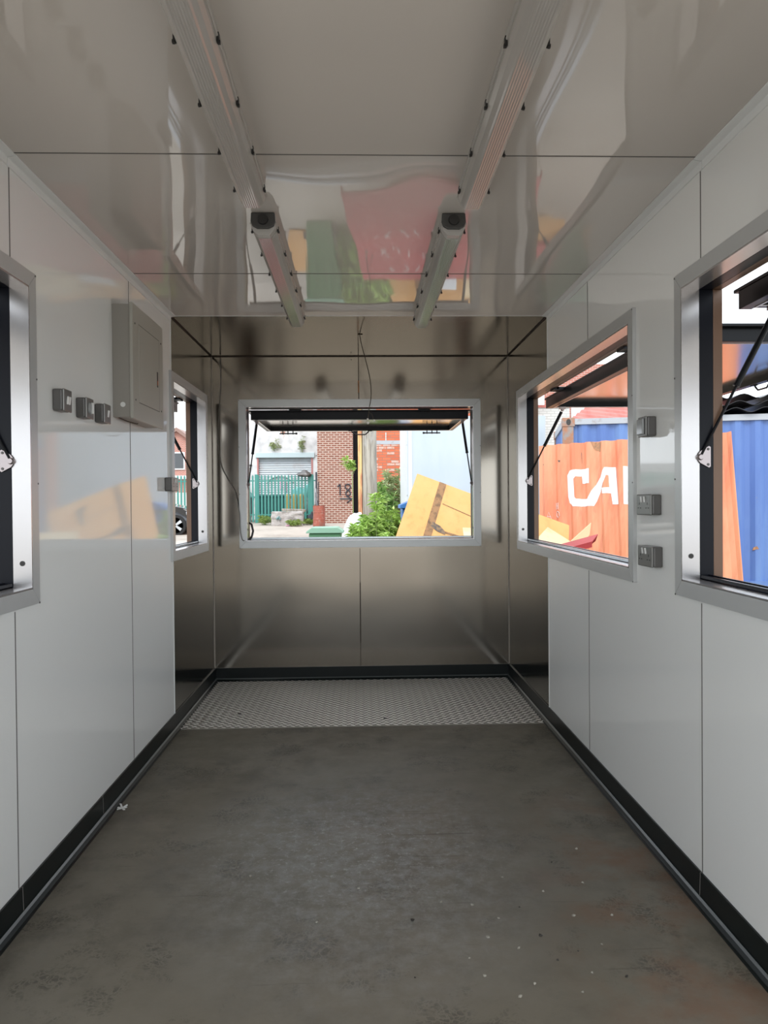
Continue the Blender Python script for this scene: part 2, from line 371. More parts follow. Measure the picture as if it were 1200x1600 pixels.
wall('right', FR, HR, 'white gloss right wall with stainless far end')
mb = MB(); plate(mb, XL-T, XR+T, -.12, ZC+.1, HB, .004, T-.002, FB); wb = struct(mb.obj('wall_back', 'brown')); wb['label'] = 'stainless back wall around serving opening'
mb = MB(); plate(mb, XL, XR, 0, ZC, HB, 0, .0045, FB); mb.obj('steel_cladding', 'steel_back', wb)
mb = MB(); mb.span((-.014, YB-.0012, .1), (-.010, YB, .975)).span((-.014, YB-.0012, 2.075), (-.008, YB, ZC)); mb.obj('panel_joint', 'steel_seam', wb)
mb = MB(); mb.span((-.016, YB-.003, .27), (-.008, YB, .72)); mb.obj('sealant', 'steel_seam', wb)
mb = MB(); mb.span((-.017, YB-.002, 2.13), (-.006, YB, 2.22)); mb.obj('joint_rust', 'orange_rust', wb)
mb = MB(); mb.lathe([(.004, -.002), (.004, 0)], 10, (-.065, YB, 2.375), 'y'); mb.obj('screw_hole', 'dark_slot', wb)

# ceiling
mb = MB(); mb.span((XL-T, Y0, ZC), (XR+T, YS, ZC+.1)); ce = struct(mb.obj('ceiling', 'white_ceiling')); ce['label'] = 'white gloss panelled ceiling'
mb = MB(); mb.span((XL-T, YS, ZC+.001), (XR+T, YB+T, ZC+.1)); plab(mb.obj('steel_soffit', 'steel_ceiling', ce), 'stainless steel far end of ceiling')
for y in (1.13, 2.33, 3.53):
    mb = MB(); mb.span((XL, y-.0022, ZC-.0015), (XR, y+.0022, ZC+.001)); mb.obj('panel_joint', 'seam', ce)
mb = MB(); mb.span((XL, YS-.004, ZC-.002), (XR, YS+.002, ZC+.001)); mb.obj('edge_strip', 'white_trim', ce)
for i, (a, b) in enumerate((((XL, YB-.004, ZC-.006), (XR, YB, ZC)), ((XL, YS, ZC-.006), (XL+.004, YB, ZC)), ((XR-.004, YS, ZC-.006), (XR, YB, ZC)))):
    mb = MB(); mb.span(a, b); mb.obj('dark_joint', 'steel_seam', ce)
# white corner angles between walls and ceiling
for i, (x, k) in enumerate(((XL, 1), (XR, -1))):
    for (a, b) in ((Y0, 2.34), (2.345, YS)):
        mb = MB(); mb.prism([(0, 0), (.032, 0), (.032, -.004), (.006, -.008), (.005, -.032), (0, -.032)], a, b, lambda p, q, d: (x+k*p, d, ZC+q))
        struct(mb.obj('trim_1' if i == 0 else 'trim_2', 'white_trim', bevel=.001))['label'] = 'white corner angle under ceiling on %s side' % ('left' if i == 0 else 'right')
# steel wall corners
for x, nm in ((XL, 'trim_3'), (XR, 'trim_4')):
    k = 1 if x < 0 else -1
    mb = MB(); mb.span((x, YB-.005, .1), (x+k*.005, YB, ZC-.006)); struct(mb.obj(nm, 'silicone'))['label'] = 'sealant line in stainless corner'

# floor
mb = MB(); mb.span((XL-T, Y0, -.12), (XR+T, YB+T, 0)); fl = struct(mb.obj('floor', 'floor')); fl['label'] = 'worn brown grey floor board'
YP = 4.325
mb = MB(); mb.span((XL, YP, .0), (XR, YB, .003)); cpl = plab(mb.obj('checker_plate', 'checker', fl), 'silver tread plate over far end of floor')
mb = MB(); bm = mb.bm; p_ = .0505
ny = int((YB-YP-.01)/(p_/2)); nx = int((XR-XL-.03)/p_)
for j in range(ny):
    for i in range(nx+1):
        y = YP+.018+j*p_/2; x = XL+.025+i*p_+(p_/2 if j % 2 else 0)
        if x > XR-.02: continue
        a = math.radians(38 if j % 2 else -38); ca, sa = math.cos(a), math.sin(a)
        L_, w_, h_ = .0200, .0072, .0032
        def q(u, v, z): return (x+u*ca-v*sa, y+u*sa+v*ca, .003+z)
        base = [q(-L_, 0, 0), q(-L_*.45, -w_, 0), q(L_*.45, -w_, 0), q(L_, 0, 0), q(L_*.45, w_, 0), q(-L_*.45, w_, 0)]
        bv = [bm.verts.new(t_) for t_ in base]; t0 = bm.verts.new(q(-L_*.5, 0, h_)); t1 = bm.verts.new(q(L_*.5, 0, h_))
        for fs in ((bv[0], bv[1], t0), (bv[1], bv[2], t1, t0), (bv[2], bv[3], t1), (bv[3], bv[4], t1), (bv[4], bv[5], t0, t1), (bv[5], bv[0], t0)): bm.faces.new(fs)
mb.obj('tread_pattern', 'tread', cpl)
mb = MB()
for x, y in ((-.77, 4.62), (.135, 4.47)): mb.lathe([(.011, .0058), (.011, .003)], 12, (x, y, 0))
mb.obj('screw_hole', 'dark_slot', cpl)
# skirting
HS = .098
def skirt(name, fn, a, b, joints, lab):
    prof = [(0, HS), (.008, HS), (.010, .022), (.018, .016), (.026, .006), (.034, .004), (.034, 0), (0, 0)]
    mb = MB(); mb.prism(prof, a, b, fn); o = struct(mb.obj(name, 'skirt', bevel=.0012)); o['label'] = lab
    mb = MB(); mb.prism([(.0105, .022), (.0125, .0235), (.019, .0175), (.018, .016)], a, b, fn); mb.obj('cove_highlight', M['cove'], o)  # paler strip paints the highlight along the cove
    for y in joints:
        mb = MB(); mb.prism([(0, HS+.001), (.0095, HS+.001), (.0115, .024), (.0, .024)], y-.0012, y+.0012, fn); mb.obj('skirting_joint', 'seam', o)
M['cove'] = mat('grey_cove_highlight', (.10, .11, .11), .3)
skirt('baseboard_left', lambda p, q, d: (XL+p, d, q), Y0, YB, (2.37, 3.1), 'black skirting along left wall')
skirt('baseboard_right', lambda p, q, d: (XR-p, d, q), Y0, YB, (2.36,), 'black skirting along right wall')
skirt('baseboard_back', lambda p, q, d: (d, YB-p, q), XL, XR, (), 'black skirting along back wall')

# ------------------------------------------------------------------ windows (openings without glass, as in the photo)
def ring(name, m, w, h, width, d0, d1, parent, inner=True, bevel=.001, lab=None, gap=.0006):
    """mitred frame; opening w x h, local origin bottom centre"""
    x0, x1, z0, z1 = -w/2, w/2, 0, h
    if inner: X0, X1, Z0, Z1 = x0-width, x1+width, z0-width, z1+width
    else:
        X0, X1, Z0, Z1 = x0, x1, z0, z1; x0, x1, z0, z1 = x0+width, x1-width, z0+width, z1-width
    o = None
    mb = MB()
    for poly in ([(X0+gap, Z0), (X1-gap, Z0), (x1-gap, z0), (x0+gap, z0)], [(x0+gap, z1), (x1-gap, z1), (X1-gap, Z1), (X0+gap, Z1)],
                 [(X0, Z0+gap), (x0, z0+gap), (x0, z1-gap), (X0, Z1-gap)], [(x1, z0+gap), (X1, Z0+gap), (X1, Z1-gap), (x1, z1-gap)]):
        mb.prism(poly, d0, d1, lambda a, b, d: (a, d, b))
    o = mb.obj(name, m, parent, bevel=bevel)
    if lab: o['label'] = lab
    return o
def window(n, loc, rz, w, lab, sill='navy'):
    o = bpy.data.objects.new('window_%d' % n, None); C.objects.link(o); o.location = loc; o.rotation_euler = (0, 0, rz); struct(o); o['label'] = lab
    h = ZW1-ZW0
    ring('window_trim', 'trim_alu', w, h, .052, -.015, 0, o, lab='flat mitred grey white trim')
    ring('reveal', 'alu', w, h, .006, -.0148, .046, o, inner=False, gap=0, bevel=0, lab='brushed aluminium reveal')
    ring('window_frame', 'navy', w, h, .0065, .046, .094, o, inner=False, bevel=.002, lab='black window profile')
    ring('outer_strip', 'brown', w, h, .0062, .094, .126, o, inner=False, bevel=.001, lab='outer strip with its brown reflection painted in')
    mb = MB(); mb.span((-w/2+.01, .048, .0105), (w/2-.01, .06, .020)).span((-w/2+.01, .075, .0105), (w/2-.01, .082, .022)).span((-w/2+.01, .098, .0085), (w/2-.01, .126, .012))
    mb.obj('sill_track', sill, o)
    for s in (-1, 1):
        mb = MB(); mb.lathe([(.0085, 0), (.0085, .0012)], 14, (0, 0, 0), 'x')
        mb.obj('drain_hole', 'dark_slot', o, loc=(s*(w/2-.0068), .016, .085), rot=(0, 0, 0 if s < 0 else PI))
        mb = MB()
        for z in (-.05, h+.045, h*.35, h*.7): mb.lathe([(.0035, -.0165), (.003, -.015)], 8, (s*(w/2+.047), 0, z), 'y')
        mb.obj('trim_rivet', 'switch_grey', o)
    return o
wins = [('back', (-.003, YB, ZW0), 0, 1.69, 'serving opening in the back wall', 'zinc'),
        ('right_far', (XR, 4.03, ZW0), -PI/2, 2.11, 'far serving opening in right wall', 'zinc'),
        ('right_near', (XR, 1.425, ZW0), -PI/2, 2.11, 'near serving opening in right wall', 'navy'),
        ('left_far', (XL, 4.77, ZW0), PI/2, .89, 'narrow far opening in left wall', 'zinc'),
        ('left_near', (XL, 1.405, ZW0), PI/2, 2.11, 'near serving opening in left wall', 'navy')]
for i, (k, loc, rz, w, lab, sl) in enumerate(wins): window(i+1, loc, rz, w, lab, sl)

# ------------------------------------------------------------------ serving hatches on gas struts
def hatch(loc, rz, w, lab, depth=.965, hands=True):
    t = thing('serving_hatch', lab, 'hatch', loc, rz, 'serving hatches propped open')
    W2 = w/2-.012; y0, y1 = .178, .178+depth; zb, zt = .922, .978
    for nm, a, b in (('hinge_rail', (-W2, y0, zb-.005), (W2, y0+.045, zt)), ('outer_rail', (-W2, y1-.045, zb), (W2, y1, zt)),
                     ('side_rail', (-W2, y0+.045, zb), (-W2+.04, y1-.045, zt)), ('side_rail', (W2-.04, y0+.045, zb), (W2, y1-.045, zt))):
        mb = MB(); mb.span(a, b); mb.obj(nm, 'black', t, bevel=.002)
    mb = MB(); mb.span((-W2-.03, y0-.002, zt), (W2+.03, y1+.035, zt+.012)); mb.obj('hatch_flange', 'black', t, bevel=.002)
    mb = MB(); mb.span((-W2+.04, y0+.045, zt-.022), (W2-.04, y1-.045, zt-.002)); plab(mb.obj('hatch_panel', 'acm', t), 'shiny metal underside')
    mb = MB()
    mb.span((-W2+.032, y0+.037, zb-.007), (W2-.032, y0+.045, zb-.0051)); plab(mb.obj('edge_lip', 'alu', t), 'bright lip')
    for a, b in ((-W2+.032, -W2+.04), (W2-.04, W2-.032)): mb = MB(); mb.span((a, y0+.045, zb-.002), (b, y1-.045, zb)); plab(mb.obj('edge_lip', 'alu', t), 'bright lip')
    for s in (-1, 1):
        mb = MB(); mb.span((s*w*.29-.045, .110, zt-.004), (s*w*.29+.045, y0+.02, zt+.014)); mb.tube([(s*w*.29-.045, .134, zt+.008), (s*w*.29+.045, .134, zt+.008)], .009, 8); mb.obj('hinge', 'black', t)
        # gas strut
        a = Vector((s*(W2+.002), .046, .420)); b = Vector((s*(W2-.030), .285, zb-.018))
        mid = a.lerp(b, .5)
        st = MB(); st.tube([mid, b.lerp(a, .03)], .0105, 12); st.tube([mid-(b-a)*.012, mid], .012, 12); so = st.obj('gas_strut', 'black', t, smooth=False)
        mb = MB(); mb.tube([a, mid], .005, 8); mb.obj('strut_rod', 'black', so)
        mb = MB(); mb.lathe([(.008, -.011), (.011, -.004), (.011, .004), (.008, .011)], 12, a, 'x'); mb.obj('ball_joint', 'chrome', so)
        mb = MB(); mb.lathe([(.008, -.011), (.011, -.004), (.011, .004), (.008, .011)], 12, b, 'x'); mb.span((b.x-.012, b.y-.02, b.z+.004), (b.x+.012, b.y+.02, zb+.001)); mb.obj('ball_joint', 'chrome', so)
        mb = MB(); xs = s*(w/2-.011)
        mb.prism([(.040, .408), (.040, .432), (.046, .440), (.076, .458), (.082, .454), (.082, .388), (.076, .384), (.046, .400)], xs-.0015*s, xs, lambda p, q, d: (d, p, q))
        bk = mb.obj('strut_bracket', 'chrome', t, bevel=.0006)
        mb = MB()
        mb = None
        for z in (.395, .447): mb = MB(); mb.lathe([(.0045, -.003*s), (.003, -.004*s)], 10, (xs, .073, z), 'x'); mb.obj('bracket_rivet', 'switch_grey', bk)
        # slide bolt
        mb = MB(); x0 = s*(W2-.19); yb = y1-.020
        mb.tube([(x0-.075, yb, zb-.022), (x0+.075, yb, zb-.022)], .0055, 8); mb.lathe([(.009, -.008), (.009, .008)], 10, (x0-s*.075, yb, zb-.022), 'x')
        for q in (-.045, 0, .045): mb.span((x0+q-.004, yb-.01, zb-.03), (x0+q+.004, yb+.01, zb+.001))
        mb.obj('slide_bolt', 'black', t)
    mb = MB(); ph = y1-.022
    mb.tube([(-.075, ph, zb), (-.072, ph, zb-.012), (-.045, ph, zb-.034), (.045, ph, zb-.034), (.072, ph, zb-.012), (.075, ph, zb)], .0055, 8)
    mb.span((-.105, ph-.012, zb-.005), (-.068, ph+.012, zb+.001)).span((.068, ph-.012, zb-.005), (.105, ph+.012, zb+.001)); mb.obj('pull_handle', 'black', t)
    return t
HLAB = ['black framed hatch propped open outside the back wall opening', 'black framed hatch propped open over the far right opening',
        'black framed hatch propped over the nearest right opening, only its corner in view', 'black framed hatch outside the narrow far left opening',
        'black framed hatch outside the near left opening at the photo edge']
for (k, loc, rz, w, lab, sl), hl in zip(wins, HLAB): hatch(loc, rz, w, hl)

# ------------------------------------------------------------------ ceiling battens
def batten(loc, L, lab):
    t = thing('strip_light', lab, 'light', loc, 0, 'strip lights on the ceiling')
    mb = MB(); mb.prism([(-.043, 0), (.043, 0), (.047, -.030), (.050, -.034), (.050, -.040), (-.050, -.040), (-.050, -.034), (-.047, -.030)], .0, L, lambda a, b, d: (a, d, b)); mb.obj('light_tray', 'tray', t, bevel=.002)
    prof = [(-.046, -.040)]
    pts = [(-.045, -.050), (-.038, -.066), (-.028, -.078)]
    prof += pts
    k = 14
    for i in range(k+1):
        x = -.024+.048*i/k; prof.append((x, -.082-(.0012 if i % 2 else 0)))
    prof += [(.028, -.078), (.038, -.066), (.045, -.050), (.046, -.040)]
    mb = MB(); mb.prism(prof, .035, L-.012, lambda a, b, d: (a, d, b)); mb.prism([(a*.86, -.04+(b+.04)*.85) for a, b in prof], L-.012, L, lambda a, b, d: (a, d, b)); mb.obj('diffuser', 'diffuser', t)
    mb = MB(); mb.prism([(a*.98, -.038+(b+.038)*.96) for a, b in prof], .0, .036, lambda a, b, d: (a, d, b)); mb.obj('diffuser_end', M['endcap'], t, bevel=.002)
    mb = MB(); mb.prism([(-.044, -.002), (.044, -.002), (.046, -.034), (.040, -.050), (.022, -.060), (-.022, -.060), (-.040, -.050), (-.046, -.034)], -.014, .0, lambda a, b, d: (a, d, b)); gl = mb.obj('end_cap', 'gland_grey', t, bevel=.003)
    mb = MB(); mb.lathe([(.019, -.022), (.021, -.013)], 16, (0, 0, -.028), 'y'); mb.obj('cable_gland', 'gland', gl, bevel=.001)
    nclip = 6 if L > 1.4 else 5
    for i in range(nclip):
        y = .06+(L-.13)*i/(nclip-1)
        for s in (-1, 1):
            mb = MB(); mb.span((s*.046, y-.007, -.050), (s*.0515, y+.007, -.030)); mb.span((s*.048, y-.004, -.053), (s*.054, y+.004, -.046)); mb.obj('clip', 'gland', t)
    return t
M['endcap'] = mat('frosted_grey_end', (.42, .40, .375), .3)
batten((-.358, 2.80, ZC), 1.46, 'left strip light of the far pair, over the steel end')
batten((.358, 2.80, ZC), 1.49, 'right strip light of the far pair, over the steel end')
batten((-.362, 1.10, ZC), 1.455, 'left strip light of the near pair, cut by the top of the photo')
batten((.388, 1.10, ZC), 1.46, 'right strip light of the near pair, cut by the top of the photo')

# ------------------------------------------------------------------ electrics
t = thing('distribution_cabinet', 'grey steel electrical cabinet on left wall beside steel section', 'cabinet', (XL, 3.31, 1.70))
mb = MB(); mb.span((0, 0, 0), (.080, .485, .50)); mb.obj('cabinet_body', 'cabinet_side', t, bevel=.003)
mb = MB(); mb.span((.078, -.006, -.006), (.092, .492, .506)); mb.obj('front_cover', 'cabinet', t, bevel=.002)
mb = MB(); mb.span((.0915, .085, .075), (.0935, .415, .425)); dr = mb.obj('door', 'cabinet', t, bevel=.0015)
mb = MB(); mb.span((.0912, .083, .425), (.0930, .419, .4275)).span((.0912, .415, .073), (.0930, .4185, .427)).span((.0912, .083, .0725), (.0930, .419, .075)); mb.obj('door_gap', 'dark_slot', dr)
mb = MB(); mb.span((.0932, .375, .19), (.0942, .393, .265)); mb.obj('latch_recess', 'dark_slot', dr)
mb = MB(); mb.span((.0936, .379, .20), (.0955, .389, .222)); mb.obj('latch', 'orange_lever', dr)
mb = MB()
for y, z in ((.03, .42), (.03, .08), (.455, .42), (.455, .08)): mb.lathe([(.005, .0915), (.004, .0935)], 8, (0, y, z), 'x')
mb.obj('cover_screw', 'dark_slot', t)
mb = MB(); mb.lathe([(.011, -.003), (.011, .001)], 16, (.045, 0, .055), 'y'); plab(mb.obj('knockout_plug', 'rocker', t), 'round pale plug')
mb = MB(); mb.tube([(.02, .02, -.001), (.025, .12, -.006), (.03, .25, -.004), (.03, .27, .001)], .002, 6); mb.obj('loose_wire', 'wire_brown', t)

def accessory(kind, loc, rz, w, h, lab, cat, group):
    """surface box; local x along wall, -y towards the room"""
    t = thing(kind, lab, cat, loc, rz, group)
    mb = MB(); mb.span((-w/2, -.036, -h/2), (w/2, 0, h/2)); mb.obj('back_box', 'switch_grey', t, bevel=.006)
    mb = MB(); mb.span((-w/2-.001, -.043, -h/2-.001), (w/2+.001, -.036, h/2+.001)); mb.obj('face_plate', 'switch_face', t, bevel=.004)
    return t
def rocker(t, x, z, w=.010, h=.022, tilt=.12):
    mb = MB(); mb.box((x, -.0455, z), (w, .005, h), Matrix.Rotation(tilt, 3, 'X')); mb.obj('rocker', 'rocker', t, bevel=.001)
def socket(loc, rz, lab, group='metal double sockets'):
    t = accessory('double_socket', loc, rz, .136, .076, lab, 'socket', group)
    for s in (-1, 1):
        rocker(t, s*.014, .020)
        mb = MB()
        for dx, dz, a, b in ((0, .004, .004, .009), (-.011, -.012, .008, .004), (.011, -.012, .008, .004)): mb.box((s*.038+dx, -.0432, dz), (a, .001, b))
        mb.obj('pin_hole', 'dark_slot', t)
        mb = MB(); mb.lathe([(.003, -.044), (.003, -.0431)], 8, (s*.060, 0, 0), 'y'); mb.obj('plate_screw', 'chrome', t)
    return t
a1 = accessory('light_switch', (XL, 2.700, 1.687), PI/2, .072, .078, 'grey metal double switch on left wall, nearest the camera of three', 'switch', 'metal boxes left of the cabinet')
rocker(a1, -.009, 0, .009, .028); rocker(a1, .009, 0, .009, .028)
a2 = accessory('isolator_switch', (XL, 2.918, 1.687), PI/2, .074, .078, 'grey metal box with round dial, middle of three on left wall', 'switch', 'metal boxes left of the cabinet')
mb = MB(); mb.lathe([(.024, -.050), (.026, -.043)], 24, (0, 0, 0), 'y'); dd = mb.obj('dial', 'clear', a2, bevel=.001)
mb = MB(); mb.span((-.005, -.056, -.021), (.005, -.050, .021)); mb.obj('dial_grip', 'rocker', dd, bevel=.001)
a3 = accessory('light_switch', (XL, 3.118, 1.690), PI/2, .074, .078, 'grey metal single switch on left wall, nearest to the cabinet', 'switch', 'metal boxes left of the cabinet')
rocker(a3, .0, 0, .012, .028)
socket((XL, 4.225, 1.425), PI/2, 'dark metal double socket at the edge of the far left opening')
s1 = accessory('fused_spur', (XR, 2.758, 1.588), -PI/2, .074, .074, 'topmost of three dark boxes between the right openings, with clear cover', 'switch', 'metal boxes between the right openings')
mb = MB(); mb.span((-.030, -.052, -.030), (.030, -.043, .030)); mb.obj('clear_cover', 'clear', s1, bevel=.004)
mb = MB(); mb.span((-.004, -.046, -.018), (.018, -.0435, .010)); mb.obj('fuse_holder', 'rocker', s1)
socket((XR, 2.745, 1.295), -PI/2, 'middle dark double socket between the right openings')
socket((XR, 2.735, 1.103), -PI/2, 'lowest dark double socket between the right openings')

# loose cables
def cable(name, pts, r, m, lab, cat='cable'):
    mb = MB(); P = [Vector(p) for p in pts]; out = []
    for i in range(len(P)-1):
        p0, p1, p2, p3 = P[max(i-1, 0)], P[i], P[i+1], P[min(i+2, len(P)-1)]
        for k in range(6):
            u = k/6; out.append(.5*((2*p1)+(-p0+p2)*u+(2*p0-5*p1+4*p2-p3)*u*u+(-p0+3*p1-3*p2+p3)*u**3))
    out.append(P[-1]); mb.tube(out, r, 7); return tag(mb.obj(name, m, smooth=True), lab, cat)
hc = cable('hanging_cable', [(.000, 4.80, ZC), (.012, 4.83, 2.34), (.035, 4.86, 2.26), (.065, 4.88, 2.13), (.072, 4.89, 2.02), (.058, 4.90, 1.93), (.050, 4.90, 1.86)], .0030, 'wire_brown', 'thin dark cable hanging from steel ceiling with two clear connectors')
mb = MB(); mb.tube([(.055, 4.90, 1.915), (.075, 4.90, 1.900), (.083, 4.90, 1.88), (.084, 4.90, 1.868)], .0022, 6); mb.obj('cable_branch', 'wire_brown', hc)
for (x, z, a) in ((.050, 1.842, .7), (.091, 1.858, .9), (.048, 1.866, .2)):
    mb = MB(); mb.box((x, 4.90, z), (.016, .012, .016) if x < .09 and z < 1.85 else (.012, .010, .010), Matrix.Rotation(a, 3, 'Y')); mb.obj('connector', 'connector', hc, bevel=.002)
mb = MB(); mb.tube([(-.014, 4.79, ZC-.001), (.018, 4.79, ZC-.001)], .003, 6); mb.obj('cable_clip', 'wire_brown', hc)
cable('wall_cable', [(XL+.065, YB-.012, ZC-.01), (XL+.066, YB-.008, 2.2), (XL+.05, YB-.008, 1.95), (XL+.045, YB-.008, 1.75), (XL+.065, YB-.008, 1.6), (XL+.11, YB-.01, 1.5), (XL+.165, YB-.014, 1.40), (XL+.195, YB-.026, 1.25), (XL+.20, YB-.026, 1.13), (XL+.215, YB-.024, 1.05), (XL+.235, YB-.010, 1.043)], .0035, 'wire_grey', 'thin grey cable drooping down the back wall left of opening')
mb = MB(); mb.tube([(-.832, YB+.03, 1.047), (-.815, YB+.03, 1.07), (-.806, YB+.035, 1.11), (-.818, YB+.04, 1.16), (-.835, YB+.045, 1.17)], .008, 8); tag(mb.obj('cable_loop', 'black_rubber', smooth=True), 'short black cable loop in lower left corner of the back opening', 'cable')

# ------------------------------------------------------------------ crumbs on the floor
random.seed(4)
spots = [(.137, 2.02), (.30, 2.1), (.33, 2.02), (.46, 1.98), (.55, 2.08), (.63, 2.02), (.70, 2.15), (.42, 2.3), (.50, 2.36), (.60, 2.45), (.66, 2.3), (.75, 2.5), (.53, 2.2), (.37, 2.2), (.58, 1.94), (.41, 1.93), (.72, 2.0), (.78, 2.3), (.25, 2.4), (.48, 2.55), (.68, 2.65), (-.02, 2.5), (-.15, 2.3), (.1, 2.9), (.62, 2.12), (.45, 2.14), (.35, 2.38), (.80, 2.75), (.15, 2.3), (-.40, 2.6)]
for i, (x, y) in enumerate(spots):
    mb = MB(); r = random.uniform(.0025, .0058)
    bmesh.ops.create_icosphere(mb.bm, subdivisions=1, radius=r)
    for v in mb.bm.verts: v.co *= random.uniform(.6, 1.5); v.co.z = max(v.co.z*.6, -r*.3)+r*.3
    tag(mb.obj('floor_crumb', 'crumb' if i % 4 else 'crumb_dark', loc=(x, y, 0), rot=(0, 0, random.uniform(0, 6))), 'tiny pale crumb of grit lying on the grey floor' if i % 4 else 'tiny dark crumb of grit lying on the grey floor', 'debris', 'pale crumbs on the floor' if i % 4 else 'dark crumbs on the floor')
mb = MB()
for k in range(6):
    a = k*1.05; L_ = .018+.008*(k % 3); c_, s_ = math.cos(a), math.sin(a)
    mb.prism([(0, -.003), (L_, -.0045), (L_*1.15, .003), (0, .004)], .0005, .0035, lambda p, q, d: (p*c_-q*s_, p*s_+q*c_, d+p*.15))
tag(mb.obj('torn_tape', 'paper', loc=(XL+.052, 3.21, .001)), 'scrap of torn white tape beside the left skirting', 'debris')

# ------------------------------------------------------------------ yard
def gz(y): return -.10 if y < 9 else -.10+.031*(y-9)
mb = MB(); rows = [-30, -1, 9, 30, 60, 110]
for a, b in zip(rows, rows[1:]): mb.face([(-80, a, gz(a)), (80, a, gz(a)), (80, b, gz(b)), (-80, b, gz(b))])
bmesh.ops.remove_doubles(mb.bm, verts=mb.bm.verts, dist=1e-4)
struct(mb.obj('ground', 'concrete_ground'))['label'] = 'pale concrete yard'
ZB = lambda y: gz(y)-.02

# white building with shutter
b = thing('workshop_building', 'white painted peeling brick workshop behind the green fence', 'building', (-4.6, 33.0, ZB(33)))
mb = MB(); plate(mb, -2.5, 4.6, 0, 8, [(.05, 2.42, -1, 2.74)], 0, .3, lambda s, z, d: (s, d, z)); mb.span((-2.5, .3, 0), (4.6, .6, 8)); mb.obj('wall', 'white_brick', b)
mb = MB()
for i in range(28): mb.prism([(0, 0), (-.02, .05), (0, .1)], .05, 2.42, lambda p, q, d: (d, .12+p, .02+i*.0975+q))
sh = mb.obj('roller_shutter', 'shutter', b)
mb = MB(); pts = [(1.0+.62*math.cos(a), .07, 1.52+.42*math.sin(a)) for a in [math.radians(20+14*k) for k in range(11)]]; mb.tube(pts, .035, 5); mb.tube([(.45, .07, 1.3), (.6, .07, .95), (1.0, .07, .85), (1.35, .07, 1.05)], .035, 5); mb.tube([(.8, .07, .7), (1.3, .07, .9), (1.7, .07, 1.2)], .03, 5); mb.obj('white_graffiti', 'graf_white', sh)
mb = MB(); mb.tube([(1.05, .07, 1.75), (1.06, .07, 1.35)], .05, 5); mb.tube([(1.22, .07, 1.7), (1.24, .07, 1.25)], .05, 5); mb.obj('pink_graffiti', 'graf_pink', sh)
mb = MB(); mb.span((-.05, -.10, 2.74), (2.55, .05, 2.96)); mb.obj('shutter_box', 'pale_blue', b, bevel=.01)
for x in (0.0, 2.40): mb = MB(); mb.span((x, -.03, 0), (x+.07, .02, 2.74)); mb.obj('door_post', 'pink_post', b)
mb = MB(); mb.box((2.78, -.12, 2.60), (.22, .2, .12), Matrix.Rotation(.4, 3, 'X')); mb.tube([(2.6, 0, 2.82), (2.95, -.02, 2.84)], .02, 5); mb.obj('wall_lamp', 'switch_grey', b)
mb = MB(); mb.span((-.35, -.10, 2.4), (-.22, 0, 2.44)).span((-.35, -.10, 2.25), (-.26, 0, 2.28)); mb.obj('wall_hook', 'gland', b)

# brown brick building with graffiti 18 and arrow
b = thing('brick_building', 'brown red brick building with 18 and an arrow sprayed on it', 'building', (-1.73, 29.5, ZB(29.5)))
mb = MB(); mb.span((0, 0, 0), (1.42, 3.1, 9)); mb.obj('wall', 'brick_brown', b)
z0 = -ZB(29.5)
def g(x, z): return (x+1.73, -.012, z+z0)
mb = MB(); S_ = .028
mb.tube([g(-.93, 1.98), g(-.83, 2.08), g(-.83, 2.08), g(-.83, 1.64)], S_, 6)
mb.tube([g(-.43, 2.02), g(-.50, 2.08), g(-.62, 2.05), g(-.63, 1.95), g(-.55, 1.86), g(-.44, 1.78), g(-.42, 1.68), g(-.50, 1.61), g(-.60, 1.65), g(-.60, 1.75), g(-.50, 1.86), g(-.42, 1.94), g(-.42, 2.03)], S_, 6)
mb.tube([g(-.84, 1.50), g(-.36, 1.49)], S_, 6); mb.tube([g(-.58, 1.60), g(-.36, 1.49), g(-.56, 1.34)], S_, 6)
mb.obj('graffiti', 'graf_dark', b)
mb = MB(); mb.tube([(-.04, -.06, 0), (-.04, -.06, 2.05)], .035, 8); mb.obj('downpipe', 'graf_dark', b)

# shade of the gap between buildings, put in as a black sheet
mb = MB(); mb.span((-.31, 30.5, ZB(30)), (.2, 30.8, 8)); tag(mb.obj('gap_shade', 'dark_gap'), 'tall black sheet painting the shade in the gap beside the brick building', 'shade')
# red brick building
b = thing('brick_building', 'bright red brick building behind the timber pole and ivy', 'building', (.25, 20, ZB(20)))
mb = MB(); mb.span((0, 0, 0), (4.5, 5, 9)); mb.obj('wall', 'brick_red', b)
mb = MB(); mb.span((-.0, -.012, 2.68), (1.0, 0, 2.78)); mb.obj('grey_course', 'rail_grey', b)
rnd = random.Random(8)
mb = MB()
for r_ in range(26, 38):
    for k in range(6):
        pr = .75 if r_ in (34, 35) else .30
        if rnd.random() < pr*(.55 if k > 3 else 1):
            x = .012+k*.225-(.1125 if r_ % 2 else 0); mb.span((max(x, 0), -.004, r_*.075+.008), (x+.2, 0, r_*.075+.066))
mb.obj('paint_patch', 'pink_wash', b)
mb = MB(); mb.span((.42, -.008, 2.78), (.445, 0, 3.0)).span((.22, -.008, 3.05), (.24, 0, 3.22)); mb.obj('paint_run', 'white_brick_clean', b)

# timber pole
b = thing('timber_pole', 'thick weathered timber pole standing between the brick buildings', 'pole', (.155, 13.1, ZB(13)))
mb = MB(); mb.lathe([(.135, 0), (.128, 2), (.12, 6.5)], 18); mb.obj('pole_shaft', 'pole', b, smooth=True)
mb = MB(); mb.span((-.205, -.04, 0), (-.135, .06, 6)); plab(mb.obj('side_batten', 'pole_batten', b), 'yellowed timber batten')

